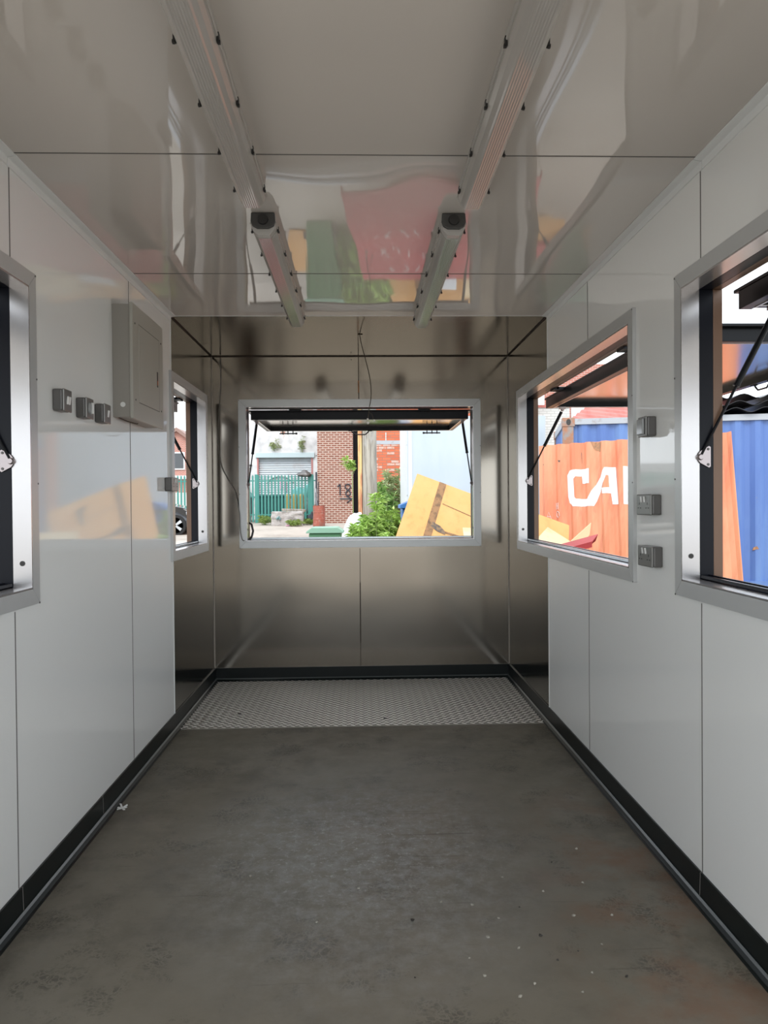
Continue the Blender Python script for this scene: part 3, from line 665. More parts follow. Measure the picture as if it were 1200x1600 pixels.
# big white container / cabin
b = thing('storage_cabin', 'large pale white storage cabin behind the leaning plywood', 'cabin', (.85, 14, ZB(14)))
H_ = 2.95-ZB(14)
mb = MB(); mb.span((.03, .0, 0), (2.67, 2.0, H_)); mb.obj('front_panel', 'van_white', b)
mb = MB(); mb.span((0, .04, 0), (.03, 2.0, H_)); mb.obj('side_panel', 'van_edge', b)
mb = MB(); mb.span((0, 0, 0), (.03, .04, H_)); mb.obj('corner_seam', M['flecked'], b)
mb = MB(); mb.span((.05, -.012, 0), (.12, 0, H_)); mb.obj('edge_trim', 'van_edge', b)
mb = MB(); mb.tube([(1.06, -.02, 1.10), (1.12, -.04, 1.13), (1.20, -.02, 1.17)], .012, 6); mb.obj('door_hook', 'gland', b)

# white brick boundary wall, right
mb = MB(); mb.span((2.5, 21, ZB(21)), (5.98, 21.3, 4.0)); w_ = tag(mb.obj('boundary_wall', 'white_brick_clean'), 'whitewashed brick wall rising behind the blue container', 'wall')
mb = MB(); mb.span((2.5, 20.97, 4.0), (5.98, 21.33, 4.07)); mb.obj('coping', 'pink_roof', w_)
b = thing('brick_house', 'small red brick building far beyond the white brick wall', 'building', (5.0, 30, ZB(30)))
mb = MB(); mb.span((0, 0, 0), (9, 5, 6.4)); mb.obj('wall', 'brick_house', b)
for x in (1.6, 3.6, 5.6, 7.4):
    mb = MB(); mb.span((x, -.04, 4.2), (x+.9, 0, 5.4)); mb.obj('window', 'window_white', b)

# fence
def fence(x0, x1, y, lab, thick=True):
    t = thing('palisade_fence', lab, 'fence', (x0, y, gz(y)-.02), 0, 'green palisade fence panels')
    L_ = x1-x0; n = int(L_/.135); mb = MB()
    for i in range(n):
        x = .08+i*.135; mb.prism([(x-.034, .06), (x+.034, .06), (x+.034, 1.90), (x, 1.97), (x-.034, 1.90)], -.015, 0, lambda a, c, d: (a, d, c))
    pl = mb.obj('palings', 'fence_green', t)
    for z in (.35, 1.72):
        mb = MB(); mb.span((0, 0, z-.025), (L_, .04, z+.025)); mb.obj('rail', 'fence_green', t)
    mb = MB(); mb.span((-.06, -.03, 0), (.07, .08, 1.98)); mb.obj('post', 'fence_green', t, bevel=.01)
    return t
fence(-4.22, -2.02, 30, 'green palisade fence section in front of the shutter')
fence(-2.02, -1.78, 30, 'short end of the green palisade fence against the brick building')
fence(-6.6, -4.30, 30, 'green palisade fence section left of the concrete block')
fence(-9.6, -6.66, 30, 'green palisade fence section behind the black car')
fence(-15.6, -9.66, 30, 'green palisade fence section at the far left of the yard')

# things around the fence
b = thing('dumpster', 'dark teal wheeled dumpster behind the green fence', 'bin', (-3.62, 31.0, gz(31)))
mb = MB(); mb.prism([(-.52, 0), (.52, 0), (.60, 1.02), (-.60, 1.02)], -.5, .5, lambda a, c, d: (a, d, c)); mb.obj('container', 'dumpster', b)
mb = MB(); mb.span((-.64, -.55, 1.02), (.64, .55, 1.10)); mb.obj('lid', 'dumpster', b, bevel=.01)
b = thing('dumpster', 'teal dumpster cut by the left side of the back opening', 'bin', (-5.3, 31.2, gz(31)))
mb = MB(); mb.prism([(-.7, 0), (.6, 0), (.75, 1.0), (-.8, 1.0)], -.5, .5, lambda a, c, d: (a, d, c)); mb.obj('container', 'dumpster', b)
mb = MB(); mb.prism([(-.85, 1.0), (.8, 1.0), (.6, 1.25), (-.6, 1.3)], -.55, .55, lambda a, c, d: (a, d, c)); mb.obj('lid', 'tarp', b, bevel=.01)
for i, lab in enumerate(('leftmost of three yellow bollards behind the concrete block', 'middle of three yellow bollards behind the concrete block', 'rightmost of three yellow bollards behind the concrete block')):
    mb = MB(); mb.lathe([(.10, 0), (.10, 1.08), (.07, 1.14), (.01, 1.16)], 14, (-2.98+i*.27, 30.4, gz(30.4))); tag(mb.obj('bollard', 'yellow', smooth=False), lab, 'bollard', 'yellow bollards')
def lump(name, m, loc, dim, lab, cat, seed=0, amp=.25, sub=3, sc=1.3):
    mb = MB(); bmesh.ops.create_icosphere(mb.bm, subdivisions=sub, radius=1)
    for v in mb.bm.verts:
        n = noise.noise(v.co*sc+Vector((seed, 0, seed*.7))); v.co *= 1+amp*n*1.6
        v.co = Vector((v.co.x*dim[0], v.co.y*dim[1], max(v.co.z, -.5)*dim[2]))
    return tag(mb.obj(name, m, smooth=True, loc=loc), lab, cat)
lump('covered_heap', 'tarp', (-2.42, 31.3, gz(31.3)+.55), (.42, .4, 1.1), 'teal tarpaulin covered heap behind the fence', 'heap', 3, .35)
lump('junk_bag', 'sack', (-2.03, 30.45, gz(30)+.35), (.16, .2, .5), 'white bag of rubbish behind the rusty drum', 'bag', 5, .4)
lump('junk_bag', 'graf_dark', (-2.02, 29.6, gz(29.6)+.12), (.12, .15, .33), 'dark bag of rubbish beside the rusty drum', 'bag', 9, .4)
lump('hung_jacket', 'switch_grey', (-2.28, 29.9, gz(30)+1.92), (.24, .12, .14), 'grey cloth hung over the top of the fence', 'cloth', 2, .45)
lump('junk_bag', 'sack', (-4.75, 29.6, gz(30)+.12), (.22, .2, .26), 'white bag of rubbish beside the left fence post', 'bag', 12, .4)
mb = MB(); mb.box((-4.62, 29.3, gz(29.3)+.3), (.25, .2, .18), Matrix.Rotation(.3, 3, 'Z')); tag(mb.obj('cardboard_box', 'ply'), 'small cardboard box on the rubbish left of the fence post', 'box')
# concrete block
mb = MB(); bmesh.ops.create_cube(mb.bm, size=1); bmesh.ops.subdivide_edges(mb.bm, edges=mb.bm.edges[:], cuts=9, use_grid_fill=True)
for v in mb.bm.verts:
    n = noise.noise(v.co*4+Vector((3, 1, 0))); v.co = Vector((v.co.x*1.18, v.co.y*.62, (v.co.z+.5)*.52)); v.co += Vector((n*.03, n*.05, n*.05*(v.co.z > .3)))
blk = tag(mb.obj('concrete_block', 'block', loc=(-2.79, 28.2, gz(28.2)-.01)), 'weathered concrete block in front of the green fence', 'block')
mb = MB(); mb.tube([(-.38, -.335, .26), (-.30, -.34, .34), (-.26, -.34, .24)], .05, 6); mb.obj('paint_smear', 'block_stain', blk)
mb = MB(); mb.box((-2.62, 28.9, gz(28.9)+.545), (.9, .5, .10), Matrix.Rotation(.04, 3, 'Y')); tag(mb.obj('timber_slab', 'pole', bevel=.01), 'grey slab lying behind the top of the concrete block', 'slab')
mb = MB(); mb.box((0, 0, .02), (.34, .2, .05), Matrix.Rotation(.2, 3, 'Z')); tag(mb.obj('crushed_packet', 'graf_pink', loc=(-2.65, 27.75, gz(27.75)), bevel=.01), 'pink crushed packet on ground before the concrete block', 'litter')
# drum
b = thing('oil_drum', 'rusty red oil drum in front of the brown brick building', 'drum', (-1.565, 27.5, gz(27.5)))
mb = MB(); mb.lathe([(.215, 0), (.225, .02), (.22, .24), (.232, .26), (.22, .28), (.22, .50), (.232, .52), (.22, .54), (.22, .75), (.228, .77), (.20, .77), (.20, .60)], 28); mb.obj('drum_shell', 'drum', b)
mb = MB(); mb.lathe([(.19, .58), (.16, .70), (.05, .74)], 12); mb.obj('drum_contents', 'graf_dark', b)
for i, (a, L_) in enumerate(((-.12, .7), (.05, .95), (-.3, .55))):
    mb = MB(); mb.tube([(-1.62+i*.03, 27.5, gz(27.5)+.55), (-1.62+i*.03+a*.4, 27.5, gz(27.5)+.7+L_)], .018, 6); tag(mb.obj('metal_rod', 'graf_dark' if i else 'rail_grey'), ('grey rod sticking out of the rusty drum', 'longest dark rod sticking out of the rusty drum', 'short dark rod leaning left out of the rusty drum')[i], 'rod', 'rods in the drum')

# leafy plants
def leaf(bm, p, d, L_, w_, droop):
    d = d.normalized(); side = d.cross(Vector((0, 0, 1)))
    if side.length < .1: side = Vector((1, 0, 0))
    side.normalize(); up = side.cross(d)
    m1 = p+d*L_*.4+up*L_*.05; tip = p+d*L_-Vector((0, 0, droop*L_))
    a = bm.verts.new(p); b_ = bm.verts.new(m1+side*w_/2); c = bm.verts.new(tip); e = bm.verts.new(m1-side*w_/2)
    bm.faces.new((a, b_, c)); bm.faces.new((a, c, e))
def plant(name, loc, h, spread, nst, nlf, L_, w_, lm, lab, cat='plant', group=None, seed=1, lean=(0, 0), thorn=0, up=.2):
    rnd = random.Random(seed); t = thing(name, lab, cat, loc, 0, group); ml = MB(); ms = MB()
    for i in range(nst):
        a = rnd.uniform(0, 2*PI); rr_ = spread*math.sqrt(rnd.random()); base = Vector((rr_*.45*math.cos(a), rr_*.45*math.sin(a), 0))
        hh = h*rnd.uniform(.55, 1.0)*(1-.35*(rr_/max(spread, .01))**2); top = Vector((rr_*math.cos(a)+lean[0], rr_*math.sin(a)+lean[1], hh))
        pts = []
        for k in range(7):
            u = k/6; p = base.lerp(top, u)+Vector((rnd.uniform(-.03, .03), rnd.uniform(-.03, .03), 0))*h*.5*u; p.z = hh*(1-(1-u)**1.5); pts.append(p)
        ms.tube(pts, [.008*h*(1-.7*k/6) for k in range(7)], 5)
        for j in range(nlf):
            u = rnd.uniform(.12, 1)**.8; k = min(int(u*6), 5); p = pts[k].lerp(pts[k+1], u*6-k)
            an = rnd.uniform(0, 2*PI); d = Vector((math.cos(an), math.sin(an), rnd.uniform(-.1, .9)+up*u)); s = rnd.uniform(.6, 1.15)
            leaf(ml.bm, p, d, L_*s, w_*s, rnd.uniform(.1, .6))
    ms.obj('stems', 'stem', t); ml.obj('leaves', lm, t)
    return t
G1 = 'weeds in front of the timber pole'
plant('tall_weed', (-.10, 9.35, gz(9.6)), .98, .22, 34, 50, .11, .032, 'leaf2', 'lowest leafy weed beside the green wheelie bin', seed=2, group=G1)
plant('tall_weed', (-.06, 9.9, gz(9.8)), 1.30, .24, 40, 60, .13, .034, 'leaf', 'bright green weed between the white sack and pole foot', seed=3, group=G1)
plant('tall_weed', (.22, 10.05, gz(10)), 1.52, .25, 46, 60, .14, .034, 'leaf', 'tallest bright green weed in front of the timber pole', seed=4, group=G1)
plant('tall_weed', (.44, 10.2, gz(10)), 1.42, .17, 40, 60, .13, .034, 'leaf', 'bright green weed against the blue bin and plywood', seed=5, group=G1)
plant('tall_weed', (.20, 9.25, gz(9.2)), 1.08, .30, 50, 56, .12, .034, 'leaf', 'front low bright green weed behind the red sheet', seed=6, group=G1)
G2 = 'bushes by the red brick wall'
plant('buddleia_bush', (.66, 16.8, gz(17)), 2.35, .40, 40, 46, .17, .045, 'leaf_pale', 'tall pale green bush against the red brick wall', seed=7, group=G2)
plant('buddleia_bush', (.50, 16.2, gz(17)), 1.75, .34, 36, 44, .17, .045, 'leaf2', 'darker lower bush in front of the pale bush', seed=8, group=G2)
cl = plant('climbing_shrub', (-.20, 17, 2.0), .42, .13, 9, 16, .13, .06, 'leaf', 'thin leafy climber in the gap left of the pole', seed=9, lean=(-.10, 0))
mb = MB(); mb.tube([(-.03, .02, gz(17)-2.0), (.02, .03, -1.0), (.0, 0, .02)], .012, 6); mb.obj('main_stem', 'stem', cl)
for i, (x, z, lab) in enumerate(((-3.75, 3.66, 'small green tuft growing on the white wall over the shutter, left'), (-2.62, 3.6, 'small green tuft growing on the white wall over the shutter, right'))):
    plant('wall_weed', (x, 32.9, z), .75 if i else .55, .22, 9, 12, .18, .05, 'leaf_pale', lab, seed=20+i, group='tufts on the white wall')
for i, (x, y, h, lab) in enumerate(((-3.75, 28.6, .38, 'grass tuft left of the concrete block'), (-2.45, 27.55, .30, 'grass tuft in front of right part of the concrete block'), (-1.98, 28.5, .28, 'grass tuft between the concrete block and the drum'), (-3.25, 28.9, .3, 'grass tuft behind the left end of the concrete block'))):
    plant('grass_tuft', (x, y, gz(y)), h, .32, 26, 12, .16, .03, 'grass', lab, seed=30+i, group='grass tufts at the fence')

# white sack behind the weeds
mb = MB(); bmesh.ops.create_icosphere(mb.bm, subdivisions=4, radius=1)
for v in mb.bm.verts:
    n = noise.noise(v.co*1.6+Vector((2, 5, 1))); v.co *= 1+.25*n; z = v.co.z
    v.co = Vector((v.co.x*.17+.12*z, v.co.y*.22, (max(z, -.9)+.9)*.65))
tag(mb.obj('bulk_sack', 'sack', smooth=True, loc=(-.20, 11.1, gz(11))), 'crumpled white sack behind the bright green weeds', 'sack')

# green wheelie bin
b = thing('wheelie_bin', 'green wheelie bin below the back opening beside the weeds', 'bin', (-.455, 9.45, gz(9.4)))
mb = MB(); mb.prism([(-.17, 0), (.17, 0), (.20, 1.03), (-.20, 1.03)], -.24, .24, lambda a, c, d: (a, d, c)); mb.obj('bin_body', 'bin_green', b, bevel=.02)
mb = MB()
for k in range(5): mb.span((-.20+k*.10-.006, -.262, .60), (-.20+k*.10+.006, -.238, .98))
mb.obj('bin_rib', 'bin_green', b)
mb = MB(); mb.prism([(-.235, 1.03), (.235, 1.03), (.225, 1.055), (.16, 1.10), (-.16, 1.10), (-.225, 1.055)], -.27, .27, lambda a, c, d: (a, d, c)); ld = mb.obj('bin_lid', 'bin_lid', b, bevel=.006)
mb = MB(); mb.tube([(-.2, .30, 1.0), (.2, .30, 1.0)], .015, 8); mb.obj('handle', 'bin_green', b)
for s in (-1, 1): mb = MB(); mb.lathe([(.10, -.025), (.10, .025)], 18, (s*.22, .24, .10), 'x'); mb.obj('wheel', 'tyre', b)
# blue bin
b = thing('wheelie_bin', 'blue wheelie bin peeking out behind the leaning plywood', 'bin', (.83, 10.75, gz(10.7)))
mb = MB(); mb.prism([(-.20, 0), (.20, 0), (.25, 1.28), (-.25, 1.28)], -.24, .24, lambda a, c, d: (a, d, c)); mb.obj('bin_body', 'bin_blue', b, bevel=.02)
mb = MB(); mb.prism([(-.28, 1.28), (.28, 1.30), (.27, 1.42), (-.10, 1.40), (-.28, 1.33)], -.29, .29, lambda a, c, d: (a, d, c)); mb.obj('bin_lid', 'bin_blue', b, bevel=.006)
mb = MB(); mb.span((-.10, -.262, .95), (.02, -.246, 1.12)); mb.span((-.10, -.262, .68), (.00, -.246, .86)); mb.obj('sticker', 'sticker', b)

# leaning plywood boards
def sheet(name, O, U, V, w, h, th, m, lab, cat, group=None, parent=None):
    O, U, V = Vector(O), Vector(U).normalized(), Vector(V).normalized(); N = U.cross(V).normalized()
    if N.y > 0: N = -N
    e = thing(name, lab, cat, O, 0, group)
    def P(u, v, d): return U*u+V*v+N*d
    mb = MB(); mb.prism([(0, 0), (w, 0), (w, h), (0, h)], 0, -th, P); mb.obj('board', m, e)
    return e, P
Vb = Vector((-.339, -.47, -.885)).normalized(); Ub = (Vector((1.54, 10.2, 1.425))-Vector((.779, 10.2, 1.714))).normalized()
Nn = Ub.cross(Vb)
sd = 1
e, P = sheet('plywood_sheet', (.779, 10.2, 1.714), Ub, Vb, 1.42, 1.95, .02, 'ply', 'large orange stained plywood sheet leaning by the weeds', 'board')
F_ = .004*sd
def patch(nm, m, poly, lab=None, d=None):
    mb = MB(); mb.prism(poly, 0 if d is None else d*0, (F_ if d is None else d), P); o = mb.obj(nm, m, e); 
    if lab: o['label'] = lab
patch('stained_strip', 'ply_dark', [(.33, 0), (.43, 0), (.47, 1.95), (.36, 1.95)], 'dark stained strip')
patch('stain_mark', 'stain', [(.40, .62), (.52, .64), (.60, .69), (.62, .74), (.5, .73), (.40, .69)], 'dark grey stain', F_*1.5)
patch('stain_mark', 'stain', [(.86, .12), (1.02, .15), (1.0, .38), (.93, .4), (.93, .22), (.86, .16)], 'dark grey stain', F_*1.5)
patch('plank_line', 'ply_dark', [(.46, .30), (.88, .33), (.88, .34), (.46, .312)])
patch('plank_line', 'ply_dark', [(.60, .69), (1.0, .66), (1.0, .69), (.60, .72)])
patch('nailed_cleat', 'pale_ply', [(.97, .70), (1.10, .68), (1.13, .95), (1.0, 1.0)], 'pale timber cleat', .02*sd)
patch('nailed_cleat', 'pale_ply', [(.50, 1.0), (.63, 1.02), (.66, 1.1), (.50, 1.12)], 'pale timber cleat', .02*sd)
Vc = Vector((-.15, -.40, -.90)).normalized(); Uc = Vector((.42, 0, -.153)).normalized()
e2, P2 = sheet('plywood_sheet', (2.05, 9.62, 1.246), Uc, Vc, .72, 1.3, .02, 'ply', 'stained plywood sheet leaning in front of the orange panel', 'board')
mb = MB(); mb.prism([(.10, .18), (.22, .24), (.20, .5), (.08, .42)], 0, .004, lambda a, c, d: P2(a, c, d)); mb.obj('stain_mark', 'stain', e2)
Vd = Vector((-.3, -.5, -.75)).normalized()
sheet('timber_offcut', (2.36, 9.30, .99), (.55, -.10, -.36), (-.55, -.45, -.45), .62, .55, .018, 'pale_ply', 'pale square plywood offcut in front of the stained sheet', 'board')
mb = MB(); mb.prism([(0, 0), (.34, .30), (.31, .10), (.20, -.05)], 0, .02, lambda a, c, d: (2.60+a*.75, 9.1+d, .82+c*.75)); tag(mb.obj('broken_board', 'pale_ply'), 'pointed splinter of broken board beside the red sheet', 'board')
e3, P3 = sheet('timber_offcut', (.75, 9.0, .84), (1, -.05, .04), (0, -.75, -.62), .42, .34, .018, 'van_edge', 'white offcut board lying at foot of the plywood', 'board')
sheet('timber_offcut', (1.25, 9.1, 1.0), (1, -.1, -.05), (0, -.7, -.66), .5, .42, .018, 'pale_ply', 'pale timber offcut lying against the plywood sheet', 'board')

mb = MB(); mb.box((-.86, 10.6, gz(10.6)+.012), (.30, 2.1, .02), Matrix.Rotation(.12, 3, 'Z')); tag(mb.obj('plywood_strip', 'ply'), 'long plywood strip lying flat on the yard left of the green bin', 'board')
# red folded steel sheet on pallets
rp_ = [Vector((-.15, 7.25, .43)), Vector((1.75, 7.0, .45)), Vector((1.82, 8.3, .87)), Vector((.05, 8.62, .89))]
b = thing('red_steel_sheet', 'red folded steel sheet with chalk scrawls lying outside the back opening', 'steel sheet', (0, 0, 0))
mb = MB(); mb.prism([(0, 0), (1, 0), (1, 1), (0, 1)], 0, -.02, lambda u, v, d: rp_[0].lerp(rp_[1], u).lerp(rp_[3].lerp(rp_[2], u), v)+Vector((0, 0, d))); mb.obj('sheet_face', 'red_sheet', b)
mb = MB()
for a, c in ((1, 2), (2, 3), (3, 0)):
    mb.prism([(0, 0), (1, 0), (1, 1), (0, 1)], 0, .0, lambda u, v, d: (0, 0, 0)) if False else None
    p, q = rp_[a], rp_[c]; dn = Vector((0, 0, -.09)); mb.face([p, q, q+dn, p+dn])
mb.obj('folded_edge', 'red_sheet', b, solid=.012)
mb = MB(); rnd = random.Random(11)
def onred(u, v): return rp_[0].lerp(rp_[1], u).lerp(rp_[3].lerp(rp_[2], u), v)+Vector((0, 0, .004))
for row, (v0, h_) in enumerate(((.42, .11), (.62, .13), (.80, .09))):
    for k in range(7-row):
        u0_ = .12+k*.075+row*.03
        pts = [onred(u0_+rnd.uniform(0, .05), v0+rnd.uniform(0, h_)) for _ in range(4)]
        mb.tube(pts, .006, 5)
mb.obj('chalk_marks', 'chalk', b)
b = thing('steel_channel', 'broken red steel channel poking up before the orange panel', 'steel channel', (1.90, 8.50, .70))
ax = Vector((.72, -.38, .235)); wv = Vector((-.10, -.30, -.05))
mb = MB(); mb.prism([(0, 0), (1, 0), (.93, 1), (0, 1)], 0, .012, lambda u, v, d: ax*u+wv*v+Vector((0, 0, d))); mb.obj('top_flange', 'red_sheet', b)
mb = MB(); mb.prism([(0, 0), (1, 0), (.97, -.06), (.80, -.13), (.74, -.10), (.55, -.16), (0, -.16)], 0, .012, lambda u, v, d: ax*u+Vector((0, d, v))); mb.obj('web', 'red_sheet', b)
mb = MB(); mb.prism([(0, 0), (.93, 0), (.93, -.05), (0, -.05)], 0, .012, lambda u, v, d: ax*u+wv+Vector((0, d, v))); mb.obj('lip', 'red_sheet', b)
def pallet(loc, rz, lab):
    t = thing('wooden_pallet', lab, 'pallet', loc, rz, 'pallets under the red sheet')
    for i in range(3): mb = MB(); mb.span((-.6, -.45+i*.4, 0), (.6, -.35+i*.4, .10)); mb.obj('bearer', 'pallet', t)
    for i in range(6): mb = MB(); mb.span((-.6+i*.22, -.45, .10), (-.5+i*.22, .45, .12)); mb.obj('slat', 'pallet', t)
    return t
p0 = pallet((1.0, 7.65, -.10), .05, 'bottom wooden pallet under the red sheet')
for i, lab in enumerate(('second wooden pallet from the ground under the red sheet', 'third wooden pallet from the ground under the red sheet', 'top wooden pallet just under the red sheet')):
    c = cp(p0); c.location = (1.0+.02*i, 7.65, -.10+.121*(i+1)); c.rotation_euler = (0, 0, .05-.05*i); c['label'] = lab

# orange cut container side with white letters
O = Vector((2.811, 11.6, 2.19)); U = Vector((.5391, -.8412, -.0146)); V = Vector((-.0571, -.2597, -.9640))
N = U.cross(V).normalized()
if N.y > 0: N = -N
PITCH_, DEP = .278, .036
def corr(u, dep=DEP, pitch=PITCH_):
    t_ = (u % pitch)/pitch
    return dep*(0 if t_ < .26 else (t_-.26)/.24 if t_ < .5 else 1 if t_ < .76 else 1-(t_-.76)/.24)
def breaks(L_, pitch=PITCH_):
    out = []; k = 0
    while k*pitch < L_:
        for q in (0, .26, .5, .76):
            x = (k+q)*pitch
            if x < L_: out.append(x)
        k += 1
    return out+[L_]
b = thing('orange_container_panel', 'orange corrugated panel with big white CAI letters leaning on blue container', 'panel', O)
mb = MB(); bs = breaks(3.21)
for (a, c) in zip(bs, bs[1:]):
    for v0, v1 in ((0, 2.30),): mb.face([U*a+V*v0+N*corr(a), U*c+V*v0+N*corr(c-1e-6), U*c+V*v1+N*corr(c-1e-6), U*a+V*v1+N*corr(a)])
bmesh.ops.remove_doubles(mb.bm, verts=mb.bm.verts, dist=1e-4)
mb.obj('corrugated_sheet', 'orange', b, solid=.003)
LET = [[(1.012, .406), (1.007, .629), (.862, .633), (.852, .52), (.755, .524), (.719, .56), (.731, .843), (.758, .865), (.962, .864), (1.285, .398), (1.459, .398), (1.496, .937), (1.385, .938), (1.37, .779), (1.221, .784), (1.214, .7), (1.352, .695), (1.347, .517), (1.312, .516), (1.074, .969), (.696, .983), (.61, .928), (.584, .829), (.575, .5), (.624, .423)],
       [(1.608, .392), (1.75, .394), (1.76, .935), (1.594, .936)]]
for poly in LET:
    bm = bmesh.new(); fc = bm.faces.new([bm.verts.new((a, c, 0)) for a, c in poly]); bm.normal_update(); bmesh.ops.triangulate(bm, faces=bm.faces[:])
    for x in bs: bmesh.ops.bisect_plane(bm, geom=bm.verts[:]+bm.edges[:]+bm.faces[:], plane_co=(x, 0, 0), plane_no=(1, 0, 0))
    for v in bm.verts: u_, v_ = v.co.x, v.co.y; v.co = U*u_+V*v_+N*(corr(u_)+.004)
    mb = MB(); mb.bm.free(); mb.bm = bm; mb.obj('painted_letters', 'letter', b)
def chalkline(segs):
    mb = MB()
    for s in segs: mb.tube([U*a+V*c+N*(corr(a)+.006) for a, c in s], .004, 5)
    return mb.obj('chalk_letters', 'chalk', b)
chalkline([[(.35, .93), (.35, 1.03)], [(.41, .93), (.41, 1.03)], [(.35, .98), (.41, .98)], [(.38, 1.06), (.43, 1.08), (.44, 1.13), (.40, 1.16), (.36, 1.13), (.36, 1.08), (.38, 1.06)], [(.18, 1.20), (.22, 1.08), (.26, 1.20)], [(.20, 1.15), (.25, 1.15)]])
for (a0, c0, w_, h_, nm) in ((1.05, .0, .20, .16, 'orange_rust'), (.42, .26, .05, .035, 'stain'), (.10, .31, .03, .02, 'stain'), (.85, .14, .012, .20, 'stain')):
    bm = bmesh.new(); bm.faces.new([bm.verts.new((a0+p*w_, c0+q*h_, 0)) for p, q in ((0, 0), (1, .1), (.8, 1), (.25, .8))])
    for x in bs: bmesh.ops.bisect_plane(bm, geom=bm.verts[:]+bm.edges[:]+bm.faces[:], plane_co=(x, 0, 0), plane_no=(1, 0, 0))
    for v in bm.verts: u_, v_ = v.co.x, v.co.y; v.co = U*u_+V*v_+N*(corr(u_)+.003)
    mb = MB(); mb.bm.free(); mb.bm = bm; mb.obj('rust_patch', nm, b)

# blue container
ang = math.atan2(-.6, 2.9)
b = thing('shipping_container', 'blue corrugated shipping container behind the orange panel', 'container', (3.14, 11.4, ZB(11)), ang)
def cwall(L_, z0, z1, fn, name):
    mb = MB(); bs_ = breaks(L_)
    for a, c in zip(bs_, bs_[1:]): mb.face([fn(a, corr(a), z0), fn(c, corr(c-1e-6), z0), fn(c, corr(c-1e-6), z1), fn(a, corr(a), z1)])
    bmesh.ops.remove_doubles(mb.bm, verts=mb.bm.verts, dist=1e-4); mb.obj(name, 'blue', b, solid=.003)
LC, WC, HC = 6.06, 2.44, 2.66
cwall(LC-.3, .10, HC-.06, lambda a, d, z: (.15+a, .06-d, z), 'front_side'); cwall(LC-.3, .10, HC-.06, lambda a, d, z: (.15+a, WC-.06+d, z), 'back_side')
cwall(WC-.3, .10, HC-.06, lambda a, d, z: (.06-d, .15+a, z), 'end_wall'); cwall(WC-.3, .10, HC-.06, lambda a, d, z: (LC-.06+d, .15+a, z), 'end_wall')
mb = MB(); mb.span((.05, .05, HC-.05), (LC-.05, WC-.05, HC-.02)); mb.obj('roof', 'blue', b)
for a, c in (((.1, 0, HC-.10), (LC-.1, .06, HC-.01)), ((.1, WC-.06, HC-.10), (LC-.1, WC, HC-.01)), ((0, .1, HC-.12), (.06, WC-.1, HC-.01)), ((LC-.06, .1, HC-.12), (LC, WC-.1, HC-.01))):
    mb = MB(); mb.span(a, c); mb.obj('top_rail', 'rail_grey', b)
for a, c in (((.1, 0, .02), (LC-.1, .06, .16)), ((.1, WC-.06, .02), (LC-.1, WC, .16)), ((0, .1, .02), (.06, WC-.1, .16))):
    mb = MB(); mb.span(a, c); mb.obj('bottom_rail', 'blue', b)
for x in (0, LC-.16):
    for y in (0, WC-.16):
        mb = MB(); mb.span((x, y, .1), (x+.16, y+.16, HC-.12)); mb.obj('corner_post', 'rust', b)
        for z in (0, HC-.13):
            mb = MB(); mb.span((x-.01, y-.01, z), (x+.18, y+.17, z+.14)); cc = mb.obj('corner_casting', 'rust', b, bevel=.008)
            mb = MB(); mb.prism([(.035*math.cos(a), .05*math.sin(a)+.0) for a in [k*PI/6 for k in range(12)]], -.004, 0, lambda p, q, d: (x+.085+p, y-.01+d, z+.07+q)); mb.obj('casting_hole', 'dark_slot', cc)
for i, (x, z, w_, h_) in enumerate(((3.05, 1.10, .30, .10), (3.35, .35, .10, .16), (2.75, .62, .09, .06))):
    mb = MB(); mb.prism([(x, z), (x+w_, z+h_*.3), (x+w_*.7, z+h_), (x+w_*.2, z+h_*.7)], .018, .062, lambda p, q, d: (p, d, q)); mb.obj('rust_patch', 'orange_rust', b)

# roof sheets stacked on the blue container
def wavy(name, loc, rz, L_, D_, pitch, dep, tilt, m, lab, group):
    t = thing(name, lab, 'roof sheet', loc, rz, group); n = int(L_/pitch*8); mb = MB(); prev = None
    for i in range(n+1):
        x = L_*i/n; z = dep*.5*math.cos(2*PI*x/pitch); cur = (mb.bm.verts.new((x, 0, z)), mb.bm.verts.new((x, D_, z+tilt*D_)))
        if prev: mb.bm.faces.new((prev[0], cur[0], cur[1], prev[1]))
        prev = cur
    mb.obj('corrugated_sheet', m, t, solid=.006); return t
topz = ZB(11)+HC
for i, lab in enumerate(('lowest black corrugated roof sheet on the blue container', 'middle black corrugated roof sheet on the blue container', 'topmost black corrugated roof sheet on the blue container')):
    wavy('roof_sheet', (4.75+.05*i, 11.0-.02*i, topz+.05+.10*i), ang, 3.4, 1.6, .42, .07, -.01+.03*i, 'roof_black', lab, 'black roof sheets')
def redroof(o, L_, D_, m, lab, group, U_, V_):
    t = thing('roof_sheet', lab, 'roof sheet', o, 0, group); U_, V_ = Vector(U_).normalized(), Vector(V_).normalized(); N_ = U_.cross(V_); mb = MB(); bq = breaks(L_, .19)
    for a, c in zip(bq, bq[1:]): mb.face([U_*a+N_*corr(a, .03, .19), U_*c+N_*corr(c-1e-6, .03, .19), U_*c+V_*D_+N_*corr(c-1e-6, .03, .19), U_*a+V_*D_+N_*corr(a, .03, .19)])
    bmesh.ops.remove_doubles(mb.bm, verts=mb.bm.verts, dist=1e-4); mb.obj('corrugated_sheet', m, t, solid=.004)
redroof((3.42, 12.35, topz+.02), 1.9, 1.5, 'pink_roof', 'faded red roof sheet propped up at the blue container corner', 'red roof sheets', (.50, .60, .32), (.75, -.10, -.10))
redroof((4.35, 11.75, topz+.03), 1.6, 1.3, 'pink_roof', 'faded red roof sheet lying beside the black ones', 'red roof sheets', (.55, .65, .25), (.8, -.15, -.12))

